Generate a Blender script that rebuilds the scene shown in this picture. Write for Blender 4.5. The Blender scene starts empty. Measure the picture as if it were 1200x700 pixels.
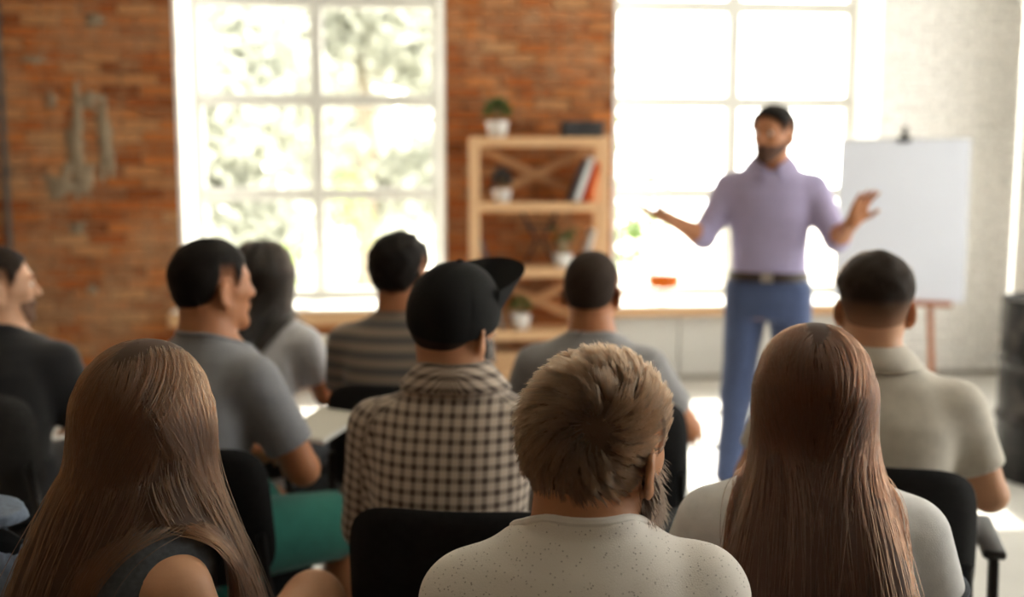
import bpy, bmesh, math, random
import numpy as np
from mathutils import Vector, Matrix, Euler, noise as mnoise

random.seed(7)
RNG = np.random.default_rng(11)
scene = bpy.context.scene
COL = scene.collection

# ------------------------------------------------------------------ camera
F = 1250.0                      # focal length in pixels of the 1200x700 frame
CAM_H = 1.518
CAM_YAW = math.radians(5.0)     # heading, to the right of the wall normal
CAM_PITCH = math.atan(152.0 / F)
cam_data = bpy.data.cameras.new('camera')
cam_data.sensor_width = 36.0
cam_data.lens = 36.0 * F / 1200.0
cam_data.clip_start = 0.05
cam_data.clip_end = 200
cam_data.dof.use_dof = True
cam_data.dof.focus_distance = 1.52
cam_data.dof.aperture_fstop = 2.0
cam = bpy.data.objects.new('camera', cam_data)
COL.objects.link(cam)
cam.location = (0, 0, CAM_H)
cam.rotation_euler = (math.pi / 2 - CAM_PITCH, 0, -CAM_YAW)
scene.camera = cam

# ------------------------------------------------------------------ view, sky, sun
scene.view_settings.view_transform = 'Standard'
scene.view_settings.look = 'None'
scene.view_settings.exposure = 0.95
scene.view_settings.gamma = 1.0
scene.view_settings.use_curve_mapping = False

world = bpy.data.worlds.new('sky')
scene.world = world
world.use_nodes = True
bg = world.node_tree.nodes['Background']
bg.inputs['Color'].default_value = (1.0, 0.975, 0.90, 1)
bg.inputs['Strength'].default_value = 5.0

sun_d = bpy.data.lights.new('sun', 'SUN')
sun_d.energy = 9.0
sun_d.angle = math.radians(0.6)
sun_d.color = (1.0, 0.93, 0.80)
sun = bpy.data.objects.new('sun', sun_d)
COL.objects.link(sun)
SUN_EL, SUN_AZ = math.radians(40), math.radians(10)      # beyond the window wall
sdir = Vector((-math.sin(SUN_AZ) * math.cos(SUN_EL), -math.cos(SUN_AZ) * math.cos(SUN_EL), -math.sin(SUN_EL)))
sun.rotation_euler = sdir.to_track_quat('-Z', 'Y').to_euler()
sun.location = (0, 14, 9)

# ------------------------------------------------------------------ where a pixel of the frame stands
_h = Vector((math.sin(CAM_YAW), math.cos(CAM_YAW), 0))
_r = Vector((math.cos(CAM_YAW), -math.sin(CAM_YAW), 0))
_fw = _h * math.cos(CAM_PITCH) + Vector((0, 0, -math.sin(CAM_PITCH)))
_up = _r.cross(_fw)

def ray(px, py):
    return _fw * F + _r * (px - 600.0) - _up * (py - 350.0)

def at_y(px, py, Y):            # on the plane parallel to the window wall
    d = ray(px, py)
    return cam.location + d * (Y / d.y)

def at_d(px, py, dist):         # at a given distance along the heading
    d = ray(px, py)
    return cam.location + d * (dist / d.dot(_h))

def azimuth(px):                # world azimuth of a column, clockwise from +Y
    d = ray(px, 350)
    return math.atan2(d.x, d.y)

# ------------------------------------------------------------------ materials
def node(nt, t, loc=(0, 0), **kw):
    n = nt.nodes.new(t)
    n.location = loc
    for k, v in kw.items():
        setattr(n, k, v)
    return n

def rgba(c):
    return (c[0], c[1], c[2], 1.0)

def srgb(r, g, b):
    f = lambda v: ((v / 255.0) / 12.92) if v / 255.0 <= 0.04045 else (((v / 255.0) + 0.055) / 1.055) ** 2.4
    return (f(r), f(g), f(b))

def mat(name, color, rough=0.6, metal=0.0, vary=0.0, vscale=8.0, bump=0.0, bscale=200.0, color2=None,
        spec=0.5, sheen=0.0, sss=0.0, coords='Object', per_object=0.0):
    m = bpy.data.materials.new(name)
    m.use_nodes = True
    nt = m.node_tree
    b = nt.nodes['Principled BSDF']
    b.inputs['Roughness'].default_value = rough
    b.inputs['Metallic'].default_value = metal
    b.inputs['Specular IOR Level'].default_value = spec
    if sheen:
        b.inputs['Sheen Weight'].default_value = sheen
        b.inputs['Sheen Roughness'].default_value = 0.5
    if sss:
        b.inputs['Subsurface Weight'].default_value = sss
        b.inputs['Subsurface Radius'].default_value = (0.012, 0.005, 0.003)
        b.inputs['Subsurface Scale'].default_value = 1.0
    b.inputs['Base Color'].default_value = rgba(color)
    tc = node(nt, 'ShaderNodeTexCoord', (-900, 0))
    if vary or color2 is not None:
        n = node(nt, 'ShaderNodeTexNoise', (-700, 100))
        n.inputs['Scale'].default_value = vscale
        n.inputs['Detail'].default_value = 4
        nt.links.new(tc.outputs[coords], n.inputs['Vector'])
        mx = node(nt, 'ShaderNodeMix', (-300, 100), data_type='RGBA')
        c2 = color2 if color2 is not None else tuple(max(0, c * (1 - vary)) for c in color)
        mx.inputs[6].default_value = rgba(color)
        mx.inputs[7].default_value = rgba(c2)
        rp = node(nt, 'ShaderNodeMapRange', (-500, 100))
        rp.inputs['From Min'].default_value = 0.35
        rp.inputs['From Max'].default_value = 0.65
        nt.links.new(n.outputs['Fac'], rp.inputs['Value'])
        nt.links.new(rp.outputs['Result'], mx.inputs[0])
        out = mx.outputs[2]
        nt.links.new(out, b.inputs['Base Color'])
    if bump:
        n2 = node(nt, 'ShaderNodeTexNoise', (-700, -250))
        n2.inputs['Scale'].default_value = bscale
        n2.inputs['Detail'].default_value = 3
        nt.links.new(tc.outputs[coords], n2.inputs['Vector'])
        bp = node(nt, 'ShaderNodeBump', (-300, -250))
        bp.inputs['Strength'].default_value = bump
        bp.inputs['Distance'].default_value = 0.004
        nt.links.new(n2.outputs['Fac'], bp.inputs['Height'])
        nt.links.new(bp.outputs['Normal'], b.inputs['Normal'])
    return m

def wood_mat(name, c1, c2, axis='X', rough=0.55):
    m = bpy.data.materials.new(name)
    m.use_nodes = True
    nt = m.node_tree
    b = nt.nodes['Principled BSDF']
    b.inputs['Roughness'].default_value = rough
    tc = node(nt, 'ShaderNodeTexCoord')
    mp = node(nt, 'ShaderNodeMapping')
    s = {'X': (1.5, 22, 22), 'Y': (22, 1.5, 22), 'Z': (22, 22, 1.5)}[axis]
    mp.inputs['Scale'].default_value = s
    n = node(nt, 'ShaderNodeTexNoise')
    n.inputs['Scale'].default_value = 1.6
    n.inputs['Detail'].default_value = 5
    nt.links.new(tc.outputs['Object'], mp.inputs['Vector'])
    nt.links.new(mp.outputs['Vector'], n.inputs['Vector'])
    mx = node(nt, 'ShaderNodeMix', data_type='RGBA')
    mx.inputs[6].default_value = rgba(c1)
    mx.inputs[7].default_value = rgba(c2)
    nt.links.new(n.outputs['Fac'], mx.inputs[0])
    nt.links.new(mx.outputs[2], b.inputs['Base Color'])
    bp = node(nt, 'ShaderNodeBump')
    bp.inputs['Strength'].default_value = 0.2
    bp.inputs['Distance'].default_value = 0.003
    nt.links.new(n.outputs['Fac'], bp.inputs['Height'])
    nt.links.new(bp.outputs['Normal'], b.inputs['Normal'])
    return m

def brick_mat(name, cols, patch, patch_amt, rough=0.9):
    m = bpy.data.materials.new(name)
    m.use_nodes = True
    nt = m.node_tree
    b = nt.nodes['Principled BSDF']
    b.inputs['Roughness'].default_value = rough
    b.inputs['Specular IOR Level'].default_value = 0.2
    oi = node(nt, 'ShaderNodeObjectInfo')
    geo = node(nt, 'ShaderNodeNewGeometry')
    # joined bricks have one object random: mix in a white noise of the brick's own island
    add = node(nt, 'ShaderNodeMath', operation='ADD')
    nt.links.new(oi.outputs['Random'], add.inputs[0])
    nt.links.new(geo.outputs['Random Per Island'], add.inputs[1])
    fr = node(nt, 'ShaderNodeMath', operation='FRACT')
    nt.links.new(add.outputs[0], fr.inputs[0])
    cr = node(nt, 'ShaderNodeValToRGB')
    cr.color_ramp.interpolation = 'LINEAR'
    els = cr.color_ramp.elements
    while len(els) < len(cols):
        els.new(0.5)
    for i, c in enumerate(cols):
        els[i].position = i / (len(cols) - 1)
        els[i].color = rgba(c)
    nt.links.new(fr.outputs[0], cr.inputs[0])
    n = node(nt, 'ShaderNodeTexNoise')
    n.inputs['Scale'].default_value = 2.2
    n.inputs['Detail'].default_value = 6
    n.inputs['Roughness'].default_value = 0.65
    nt.links.new(geo.outputs['Position'], n.inputs['Vector'])
    rp = node(nt, 'ShaderNodeMapRange')
    rp.inputs['From Min'].default_value = 0.47
    rp.inputs['From Max'].default_value = 0.64
    rp.inputs['To Max'].default_value = patch_amt
    nt.links.new(n.outputs['Fac'], rp.inputs['Value'])
    mx = node(nt, 'ShaderNodeMix', data_type='RGBA')
    nt.links.new(rp.outputs['Result'], mx.inputs[0])
    nt.links.new(cr.outputs[0], mx.inputs[6])
    mx.inputs[7].default_value = rgba(patch)
    n2 = node(nt, 'ShaderNodeTexNoise')
    n2.inputs['Scale'].default_value = 30
    n2.inputs['Detail'].default_value = 5
    nt.links.new(geo.outputs['Position'], n2.inputs['Vector'])
    mr = node(nt, 'ShaderNodeMapRange')
    mr.inputs['To Min'].default_value = 0.38
    mr.inputs['To Max'].default_value = 1.36
    nt.links.new(n2.outputs['Fac'], mr.inputs['Value'])
    mul = node(nt, 'ShaderNodeMix', data_type='RGBA', blend_type='MULTIPLY')
    mul.inputs[0].default_value = 1.0
    nt.links.new(mx.outputs[2], mul.inputs[6])
    nt.links.new(mr.outputs['Result'], mul.inputs[7])
    nt.links.new(mul.outputs[2], b.inputs['Base Color'])
    bp = node(nt, 'ShaderNodeBump')
    bp.inputs['Strength'].default_value = 0.5
    bp.inputs['Distance'].default_value = 0.006
    nt.links.new(n2.outputs['Fac'], bp.inputs['Height'])
    nt.links.new(bp.outputs['Normal'], b.inputs['Normal'])
    return m

def glass_mat(name, tint=(1, 1, 1), gloss=0.06):
    m = bpy.data.materials.new(name)
    m.use_nodes = True
    nt = m.node_tree
    nt.nodes.remove(nt.nodes['Principled BSDF'])
    tr = node(nt, 'ShaderNodeBsdfTransparent')
    tr.inputs['Color'].default_value = rgba(tint)
    gl = node(nt, 'ShaderNodeBsdfGlossy')
    gl.inputs['Roughness'].default_value = 0.02
    lw = node(nt, 'ShaderNodeFresnel')
    lw.inputs['IOR'].default_value = 1.35
    mx = node(nt, 'ShaderNodeMixShader')
    gb = node(nt, 'ShaderNodeNewGeometry')      # reflect on the outer skin only: a thin pane does not trap light
    om = node(nt, 'ShaderNodeMath', operation='SUBTRACT'); om.inputs[0].default_value = 1.0
    nt.links.new(gb.outputs['Backfacing'], om.inputs[1])
    ml = node(nt, 'ShaderNodeMath', operation='MULTIPLY')
    nt.links.new(lw.outputs[0], ml.inputs[0]); nt.links.new(om.outputs[0], ml.inputs[1])
    nt.links.new(ml.outputs[0], mx.inputs[0])
    nt.links.new(tr.outputs[0], mx.inputs[1])
    nt.links.new(gl.outputs[0], mx.inputs[2])
    nt.links.new(mx.outputs[0], nt.nodes['Material Output'].inputs['Surface'])
    return m

# ------------------------------------------------------------------ objects
def tag(o, label=None, cat=None, group=None, kind=None):
    if label: o['label'] = label
    if cat: o['category'] = cat
    if group: o['group'] = group
    if kind: o['kind'] = kind
    return o

def empty(name, loc=(0, 0, 0), rz=0.0, parent=None):
    o = bpy.data.objects.new(name, None)
    COL.objects.link(o)
    o.empty_display_size = 0.1
    o.location = loc
    o.rotation_euler = (0, 0, rz)
    o.parent = parent
    return o

def link(name, me, m=None, parent=None, loc=None, smooth=False):
    o = bpy.data.objects.new(name, me)
    COL.objects.link(o)
    o.parent = parent
    if loc is not None:
        o.location = loc
    if m is not None and not me.materials:
        me.materials.append(m)
    if smooth:
        me.polygons.foreach_set('use_smooth', [True] * len(me.polygons))
    return o

def copy_tree(o, parent=None):
    c = o.copy()
    COL.objects.link(c)
    c.parent = parent
    for ch in list(o.children):
        copy_tree(ch, c)
    return c

class MB:
    """collects shapes of ONE part; build() makes the mesh object"""
    def __init__(self):
        self.v, self.f = [], []
    def add(self, vs, fs):
        n = len(self.v)
        self.v += [tuple(p) for p in vs]
        self.f += [tuple(i + n for i in f) for f in fs]
        return self
    def box(self, lo, hi, M=None):
        x0, y0, z0 = lo; x1, y1, z1 = hi
        vs = [Vector(p) for p in ((x0,y0,z0),(x1,y0,z0),(x1,y1,z0),(x0,y1,z0),(x0,y0,z1),(x1,y0,z1),(x1,y1,z1),(x0,y1,z1))]
        if M is not None: vs = [M @ p for p in vs]
        return self.add(vs, [(0,3,2,1),(4,5,6,7),(0,1,5,4),(1,2,6,5),(2,3,7,6),(3,0,4,7)])
    def rbox(self, lo, hi, r=0.01, seg=2, M=None):
        bm = bmesh.new()
        bmesh.ops.create_cube(bm, size=1.0)
        c = [(a + b) / 2 for a, b in zip(lo, hi)]; s = [b - a for a, b in zip(lo, hi)]
        for v in bm.verts:
            v.co = Vector((c[i] + v.co[i] * s[i] for i in range(3)))
        bmesh.ops.bevel(bm, geom=bm.edges[:], offset=r, segments=seg, affect='EDGES', profile=0.5)
        bm.verts.index_update()
        vs = [(M @ v.co) if M is not None else v.co.copy() for v in bm.verts]
        fs = [[v.index for v in f.verts] for f in bm.faces]
        bm.free()
        return self.add(vs, fs)
    def tube(self, pts, r, seg=8, cap=True, closed=False):
        pts = [Vector(p) for p in pts]
        rs = r if isinstance(r, (list, tuple)) else [r] * len(pts)
        n = len(pts)
        vs, fs = [], []
        prev = None
        for i, p in enumerate(pts):
            if closed:
                t = (pts[(i + 1) % n] - pts[i - 1]).normalized()
            else:
                t = (pts[min(i + 1, n - 1)] - pts[max(i - 1, 0)]).normalized()
            if prev is None:
                a = Vector((0, 0, 1)) if abs(t.z) < 0.9 else Vector((1, 0, 0))
                u = t.cross(a).normalized()
            else:
                u = (prev - t * prev.dot(t)).normalized()
            prev = u
            w = t.cross(u)
            for k in range(seg):
                a = 2 * math.pi * k / seg
                vs.append(p + (u * math.cos(a) + w * math.sin(a)) * rs[i])
        m = n if closed else n - 1
        for i in range(m):
            j = (i + 1) % n
            for k in range(seg):
                l = (k + 1) % seg
                fs.append((i * seg + k, i * seg + l, j * seg + l, j * seg + k))
        if cap and not closed:
            fs.append(tuple(range(seg))[::-1])
            fs.append(tuple((n - 1) * seg + k for k in range(seg)))
        return self.add(vs, fs)
    def lathe(self, prof, seg=32, c=(0, 0, 0)):
        vs, fs = [], []
        n = len(prof)
        for (r, z) in prof:
            for k in range(seg):
                a = 2 * math.pi * k / seg
                vs.append((c[0] + r * math.cos(a), c[1] + r * math.sin(a), c[2] + z))
        for i in range(n - 1):
            for k in range(seg):
                l = (k + 1) % seg
                fs.append((i * seg + k, i * seg + l, (i + 1) * seg + l, (i + 1) * seg + k))
        if prof[0][0] > 1e-4: fs.append(tuple(range(seg))[::-1])
        if prof[-1][0] > 1e-4: fs.append(tuple((n - 1) * seg + k for k in range(seg)))
        return self.add(vs, fs)
    def prism(self, poly, axis, lo, hi):
        """2-D polygon extruded along an axis"""
        def put(p, t):
            return {'X': (t, p[0], p[1]), 'Y': (p[0], t, p[1]), 'Z': (p[0], p[1], t)}[axis]
        n = len(poly)
        vs = [put(p, lo) for p in poly] + [put(p, hi) for p in poly]
        fs = [tuple(range(n))[::-1], tuple(range(n, 2 * n))] + [(i, (i + 1) % n, n + (i + 1) % n, n + i) for i in range(n)]
        return self.add(vs, fs)
    def mesh(self, name, smooth=False, angle=40):
        me = bpy.data.meshes.new(name)
        me.from_pydata(self.v, [], self.f)
        bm = bmesh.new(); bm.from_mesh(me)
        bmesh.ops.recalc_face_normals(bm, faces=bm.faces)
        if smooth:
            lim = math.radians(angle)
            for e in bm.edges:
                e.smooth = len(e.link_faces) == 2 and e.calc_face_angle(0) < lim
            for f in bm.faces: f.smooth = True
        bm.to_mesh(me); bm.free()
        return me
    def build(self, name, m, parent=None, smooth=False, loc=None, angle=40):
        return link(name, self.mesh(name, smooth, angle), m, parent, loc)
# ================================================================== the room
W = 7.5                       # front face of the window wall
REV = 0.52                    # depth of the window reveals
CEIL = 4.0
XR = at_y(1187, 300, W).x     # corner with the white side wall
XL = -3.35
YB = -3.2
WIN_TOP = 3.35
w1a, w1b = at_y(203, 60, W).x, at_y(522, 150, W).x
w2a, w2b = at_y(719, 150, W).x, at_y(1034, 150, W).x
SILL = at_y(600, 359.5, W - 0.08).z

M_mortar = mat('mortar', srgb(150, 125, 100), 0.95, vary=0.3, vscale=6, bump=0.6, bscale=60)
M_brick = brick_mat('red_brick', [srgb(132, 76, 40), srgb(176, 100, 50), srgb(198, 124, 68), srgb(160, 88, 44), srgb(194, 142, 96), srgb(184, 110, 56), srgb(144, 98, 68)],
                    srgb(190, 152, 116), 0.7)
M_wbrick = brick_mat('white_painted_brick', [srgb(250, 250, 248), srgb(254, 253, 251), srgb(252, 251, 249)], srgb(248, 247, 244), 0.5)
M_white = mat('white_plaster', srgb(243, 242, 238), 0.85, vary=0.05, vscale=3, bump=0.2, bscale=40)
M_frame = mat('white_window_paint', srgb(206, 206, 202), 0.5, vary=0.04, vscale=5)
M_ceil = mat('ceiling_paint', srgb(232, 230, 222), 0.9, vary=0.04)
M_sillw = mat('white_sill', srgb(240, 238, 230), 0.35, vary=0.04)
M_wood = wood_mat('light_wood', srgb(216, 180, 138), srgb(190, 146, 104), 'X')
M_woodz = wood_mat('light_wood_upright', srgb(218, 184, 144), srgb(194, 150, 108), 'Z')
M_brace = wood_mat('brown_wood_brace', srgb(192, 144, 98), srgb(164, 116, 74), 'X')
M_easel = wood_mat('easel_wood', srgb(170, 104, 58), srgb(132, 76, 42), 'Z')
M_cement = mat('cement_smear', srgb(150, 134, 112), 0.9, vary=0.2, vscale=9, bump=0.7, bscale=50)
M_glass = glass_mat('window_glass')
M_black = mat('black_plastic', (0.012, 0.012, 0.012), 0.45)
M_pipe = mat('grey_pipe', srgb(92, 86, 80), 0.6, metal=0.3)

# floor: pale worn concrete
def floor_mat():
    m = mat('concrete', srgb(196, 194, 188), 0.45, bump=0.15, bscale=25, vary=0.16, vscale=1.3, coords='Object', spec=0.4)
    return m
o = MB().box((XL - 0.3, YB - 0.3, -0.12), (XR + 0.3, W + 0.05, 0)).build('floor', floor_mat()); tag(o, kind='structure')
o = MB().box((XL - 0.3, YB - 0.3, CEIL), (XR + 0.3, W + REV + 0.1, CEIL + 0.15)).build('ceiling', M_ceil); tag(o, kind='structure')

# ---- brick pieces
BL, BH, JT = 0.25, 0.077, 0.011
def brick_mesh(i):
    r = random.Random(i * 13 + 5)
    hx, hz, dp, c = (BL - JT) / 2, (BH - JT) / 2, 0.055, 0.006 + 0.004 * r.random()
    j = lambda a: (r.random() - 0.5) * a
    fr = [(-hx + c + j(.006), j(.005), -hz + c + j(.005)), (hx - c + j(.006), j(.005), -hz + c + j(.005)),
          (hx - c + j(.006), j(.005), hz - c + j(.005)), (-hx + c + j(.006), j(.005), hz - c + j(.005))]
    md = [(-hx + j(.004), c + .002, -hz + j(.003)), (hx + j(.004), c + .002, -hz + j(.003)), (hx + j(.004), c + .002, hz + j(.003)), (-hx + j(.004), c + .002, hz + j(.003))]
    bk = [(-hx, dp, -hz), (hx, dp, -hz), (hx, dp, hz), (-hx, dp, hz)]
    f = [(0, 1, 2, 3)]
    for a in range(4):
        b = (a + 1) % 4
        f += [(a, a + 4, b + 4, b), (a + 4, a + 8, b + 8, b + 4)]
    me = bpy.data.meshes.new('brick')
    me.from_pydata([Vector(p) for p in fr + md + bk], [], f)
    return me
BRICKS = {'red': [brick_mesh(i) for i in range(7)], 'white': [brick_mesh(i + 20) for i in range(5)]}
for me in BRICKS['red']: me.materials.append(M_brick)
for me in BRICKS['white']: me.materials.append(M_wbrick)

def in_frame(x, y, z, m=30):
    p = Vector((x, y, z)) - cam.location
    dz = p.dot(_fw)
    px, py = 600 + F * p.dot(_r) / dz, 350 - F * p.dot(_up) / dz
    return -m < px < 1200 + m and -m < py < 700

def brick_wall(name, xa, xb, za, zb, kind, mortar_m, depth=0.4, hide=None):
    wall = MB().box((xa, W + 0.014, za), (xb, W + depth, zb)).build(name, mortar_m)
    tag(wall, kind='structure')
    rest = MB()
    rr = random.Random(len(name))
    row = math.floor(za / BH)
    n = 0
    while row * BH < zb - 0.02:
        zc = (row + 0.5) * BH
        zl, zh = max(za, zc - BH / 2), min(zb, zc + BH / 2)
        if zh - zl < 0.03:
            row += 1; continue
        x = xa - (BL / 2 if row % 2 else 0)
        while x < xb - 0.03:
            l, r_ = max(x, xa), min(x + BL, xb)
            if r_ - l > 0.05:
                cx = (l + r_) / 2
                sx, sz = (r_ - l) / BL, (zh - zl) / BH
                me = rr.choice(BRICKS[kind])
                yo = W + (rr.random() - 0.5) * (0.010 if kind == 'red' else 0.006)
                if in_frame(cx, W, zc) and not (hide and hide(cx, zc)) and n < 300:
                    b = bpy.data.objects.new('brick', me)
                    COL.objects.link(b)
                    b.parent = wall
                    b.location = (cx, yo, (zl + zh) / 2)
                    b.scale = (sx, 1, sz)
                    n += 1
                else:
                    vs = [(v.co.x * sx + cx, v.co.y + yo, v.co.z * sz + (zl + zh) / 2) for v in me.vertices]
                    rest.add(vs, [tuple(p.vertices) for p in me.polygons])
            x += BL
        row += 1
    if rest.v:
        me = bpy.data.meshes.new('brick_courses'); me.from_pydata(rest.v, [], rest.f)
        o = link('brick_courses', me, BRICKS[kind][0].materials[0], wall)
        tag(o, kind='stuff')
    return wall

wl = brick_wall('wall_back_left', XL - 0.02, w1a, 0, CEIL, 'red', M_mortar)
wm = brick_wall('wall_back_middle', w1b, w2a, 0, CEIL, 'red', M_mortar)
wb = brick_wall('wall_back_low', w1a, w1b, 0, SILL - 0.10, 'red', M_mortar)
wr = brick_wall('wall_back_right', w2b, XR, 0, CEIL, 'white', M_white)
for nm, a, b in (('wall_back_top_left', w1a, w1b), ('wall_back_top_right', w2a, w2b)):
    tag(MB().box((a, W, WIN_TOP), (b, W + 0.4, CEIL)).build(nm, M_brick if 'left' in nm else M_white), kind='structure')
# below the window beside the white wall: plain white boards
wa = MB().box((w2a, W + 0.02, 0), (w2b, W + 0.4, SILL - 0.06)).build('wall_back_panelled', M_white); tag(wa, kind='structure')
npan = 4
for i in range(npan):
    a = w2a + 0.01 + (w2b - w2a - 0.02) * i / npan; b = w2a + 0.01 + (w2b - w2a - 0.02) * (i + 1) / npan
    MB().rbox((a + 0.004, W - 0.01, 0.03), (b - 0.004, W + 0.022, SILL - 0.07), 0.004, 1).build('panel', M_frame, wa)
tag(MB().box((w2a, W - 0.02, 0), (XR, W + 0.02, 0.035)).build('baseboard_back', mat('grey_skirting', srgb(150, 146, 138), 0.7)), kind='structure')

# cement smears on the brick: irregular thin slabs with depth of their own
def smear(px, py, wpx, hpx, seed):
    c = at_y(px, py, W)
    s = 1 / 166.0
    rr = random.Random(seed)
    n = 26
    pts, inner = [], []
    for k in range(n):
        a = 2 * math.pi * k / n
        q = 0.75 + 0.8 * mnoise.noise(Vector((math.cos(a) * 1.6 + seed * 3.1, math.sin(a) * 1.6, seed)))
        q += 0.15 * (rr.random() - 0.5)
        pts.append((c.x + math.cos(a) * wpx * s * q, c.z + math.sin(a) * hpx * s * q))
    vs = [(x, W + 0.01, z) for x, z in pts] + [(c.x + (x - c.x) * .88, W - 0.006, c.z + (z - c.z) * .9) for x, z in pts] + [(c.x, W - 0.009, c.z)]
    fs = []
    for k in range(n):
        l = (k + 1) % n
        fs += [(k, l, n + l, n + k), (n + k, n + l, 2 * n)]
    MB().add(vs, fs).build('cement_patch', M_cement, wl, smooth=True, angle=80)
for i, a in enumerate([(92, 170, 15, 66), (122, 165, 13, 50), (74, 214, 26, 22), (104, 118, 20, 14), (40, 70, 22, 9), (98, 210, 16, 22), (112, 22, 14, 10), (60, 118, 9, 9), (130, 190, 8, 14), (90, 268, 16, 9), (108, 340, 10, 7)]):
    smear(*a, i)

# grey riser pipe on the brick
pp = at_y(11, 300, W - 0.04)
g = MB()
g.tube([(pp.x, W - 0.03, 0.0), (pp.x, W - 0.03, 1.6), (pp.x + 0.004, W - 0.03, CEIL)], 0.018, 10)
o = empty('riser_pipe', (0, 0, 0)); g.build('pipe', M_pipe, o, smooth=True)
for z in (0.5, 1.5, 2.5, 3.5):
    MB().box((pp.x - 0.03, W - 0.052, z - 0.012), (pp.x + 0.03, W + 0.0, z + 0.012)).build('bracket', M_pipe, o)
tag(o, 'thin grey riser pipe running up the brick wall', 'pipe')

# ---- side and rear walls, never in view but they shape the light
def wall_with_openings(name, axis, pos, thick, lo, hi, zt, openings, m):
    b = MB()
    def bx(a, c, z0, z1):
        if c - a < 1e-4 or z1 - z0 < 1e-4: return
        if axis == 'X': b.box((pos, a, z0), (pos + thick, c, z1))
        else: b.box((a, pos, z0), (c, pos + thick, z1))
    cur = lo
    for (a, c, z0, z1) in openings:
        bx(cur, a, 0, zt); bx(a, c, 0, z0); bx(a, c, z1, zt)
        cur = c
    bx(cur, hi, 0, zt)
    return tag(b.build(name, m), kind='structure')
SIDE = [(1.2, 3.2, 0.45, 3.5), (4.2, 6.4, 0.7, 3.35)]
wall_with_openings('wall_right', 'X', XR, 0.4, YB, W, CEIL, SIDE, M_white)
wall_with_openings('wall_left', 'X', XL - 0.4, 0.4, YB, W + 0.4, CEIL, [], M_mortar)
REAR = []
wall_with_openings('wall_rear', 'Y', YB - 0.3, 0.3, XL, XR, CEIL, REAR, M_mortar)

# ---- windows
def window(name, xa, xb, y, z0, z1, cols, rows, M4, ft=0.09, mt=0.095, md=0.07):
    """frame members each their own part; panes each their own part. built along X at depth y"""
    root = empty(name); tag(root, kind='structure')
    root.matrix_world = M4
    fr = lambda nm, lo, hi: MB().rbox(lo, hi, 0.006, 1).build(nm, M_frame, root)
    fr('jamb', (xa, y, z0), (xa + ft, y + md, z1)); fr('jamb', (xb - ft, y, z0), (xb, y + md, z1))
    fr('rail', (xa + ft, y, z0), (xb - ft, y + md, z0 + ft)); fr('rail', (xa + ft, y, z1 - ft), (xb - ft, y + md, z1))
    xs = [xa + ft] + [c for c in cols] + [xb - ft]
    zs = [z0 + ft] + list(rows) + [z1 - ft]
    for c in cols:
        fr('mullion', (c - mt / 2, y - 0.01, z0 + ft), (c + mt / 2, y + md - 0.005, z1 - ft))
    for i in range(len(xs) - 1):
        a = xs[i] + (mt / 2 if i > 0 else 0); b = xs[i + 1] - (mt / 2 if i < len(xs) - 2 else 0)
        for r_ in rows:
            fr('muntin', (a, y + 0.004, r_ - mt / 2), (b, y + md - 0.01, r_ + mt / 2))
        for k in range(len(zs) - 1):
            c = zs[k] + (mt / 2 if k > 0 else 0); d = zs[k + 1] - (mt / 2 if k < len(zs) - 2 else 0)
            MB().box((a - .01, y + 0.03, c - .01), (b + .01, y + 0.036, d + .01)).build('pane', M_glass, root)
    return root
YG = W + REV - 0.07
I4 = Matrix.Identity(4)
r1 = at_y(300, 117, YG).z; r2 = at_y(300, 228, YG).z; r0 = at_y(800, 7, YG).z
window('window_1', w1a, w1b, YG, SILL - 0.01, WIN_TOP, [at_y(372, 150, YG).x], [r2, r1, r0], I4)
window('window_2', w2a, w2b, YG, SILL - 0.01, WIN_TOP, [at_y(858, 150, YG).x], [r2, r1, r0], I4)
for i, (a, b, z0, z1) in enumerate(SIDE):
    M4 = Matrix.Translation((XR, 0, 0)) @ Matrix.Rotation(-math.pi / 2, 4, 'Z')      # local x -> -Y, local y -> +X
    window('window_%d' % (i + 3), -b, -a, 0.2, z0, z1, [-(a + b) / 2], [1.2, 1.9, 2.6], M4)
# reveals: plastered jambs around the two windows (the wall there is deeper than the brick skin)
def reveal(n, xa, xb):
    t = 0.04
    for k, (lo, hi) in enumerate((((xa, W + 0.0, SILL), (xa + 0.03, YG + 0.06, WIN_TOP)), ((xb - 0.03, W + 0.0, SILL), (xb, YG + 0.06, WIN_TOP)), ((xa, W, WIN_TOP - 0.02), (xb, YG + 0.06, WIN_TOP)))):
        tag(MB().box(lo, hi).build('trim_%d' % (n + k), M_white), kind='structure')
    for x0, x1 in ((xa - 0.12, xa), (xb, xb + 0.12)):
        pass
reveal(1, w1a, w1b); reveal(4, w2a, w2b)
# outer leaf of the wall beyond the brick skin
for k, (a, b) in enumerate(((XL - 0.3, w1a), (w1b, w2a), (w2b, XR + 0.4))):
    tag(MB().box((a, W + 0.395, -0.3), (b, YG + 0.12, CEIL)).build('trim_%d' % (8 + k), M_white), kind='structure')
for k, (a, b) in enumerate(((w1a, w1b), (w2a, w2b))):
    tag(MB().box((a, W + 0.395, -0.3), (b, YG + 0.12, SILL - 0.06)).build('trim_%d' % (12 + k), M_white), kind='structure')
    tag(MB().box((a, W + 0.395, WIN_TOP), (b, YG + 0.12, CEIL)).build('trim_%d' % (14 + k), M_white), kind='structure')
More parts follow.
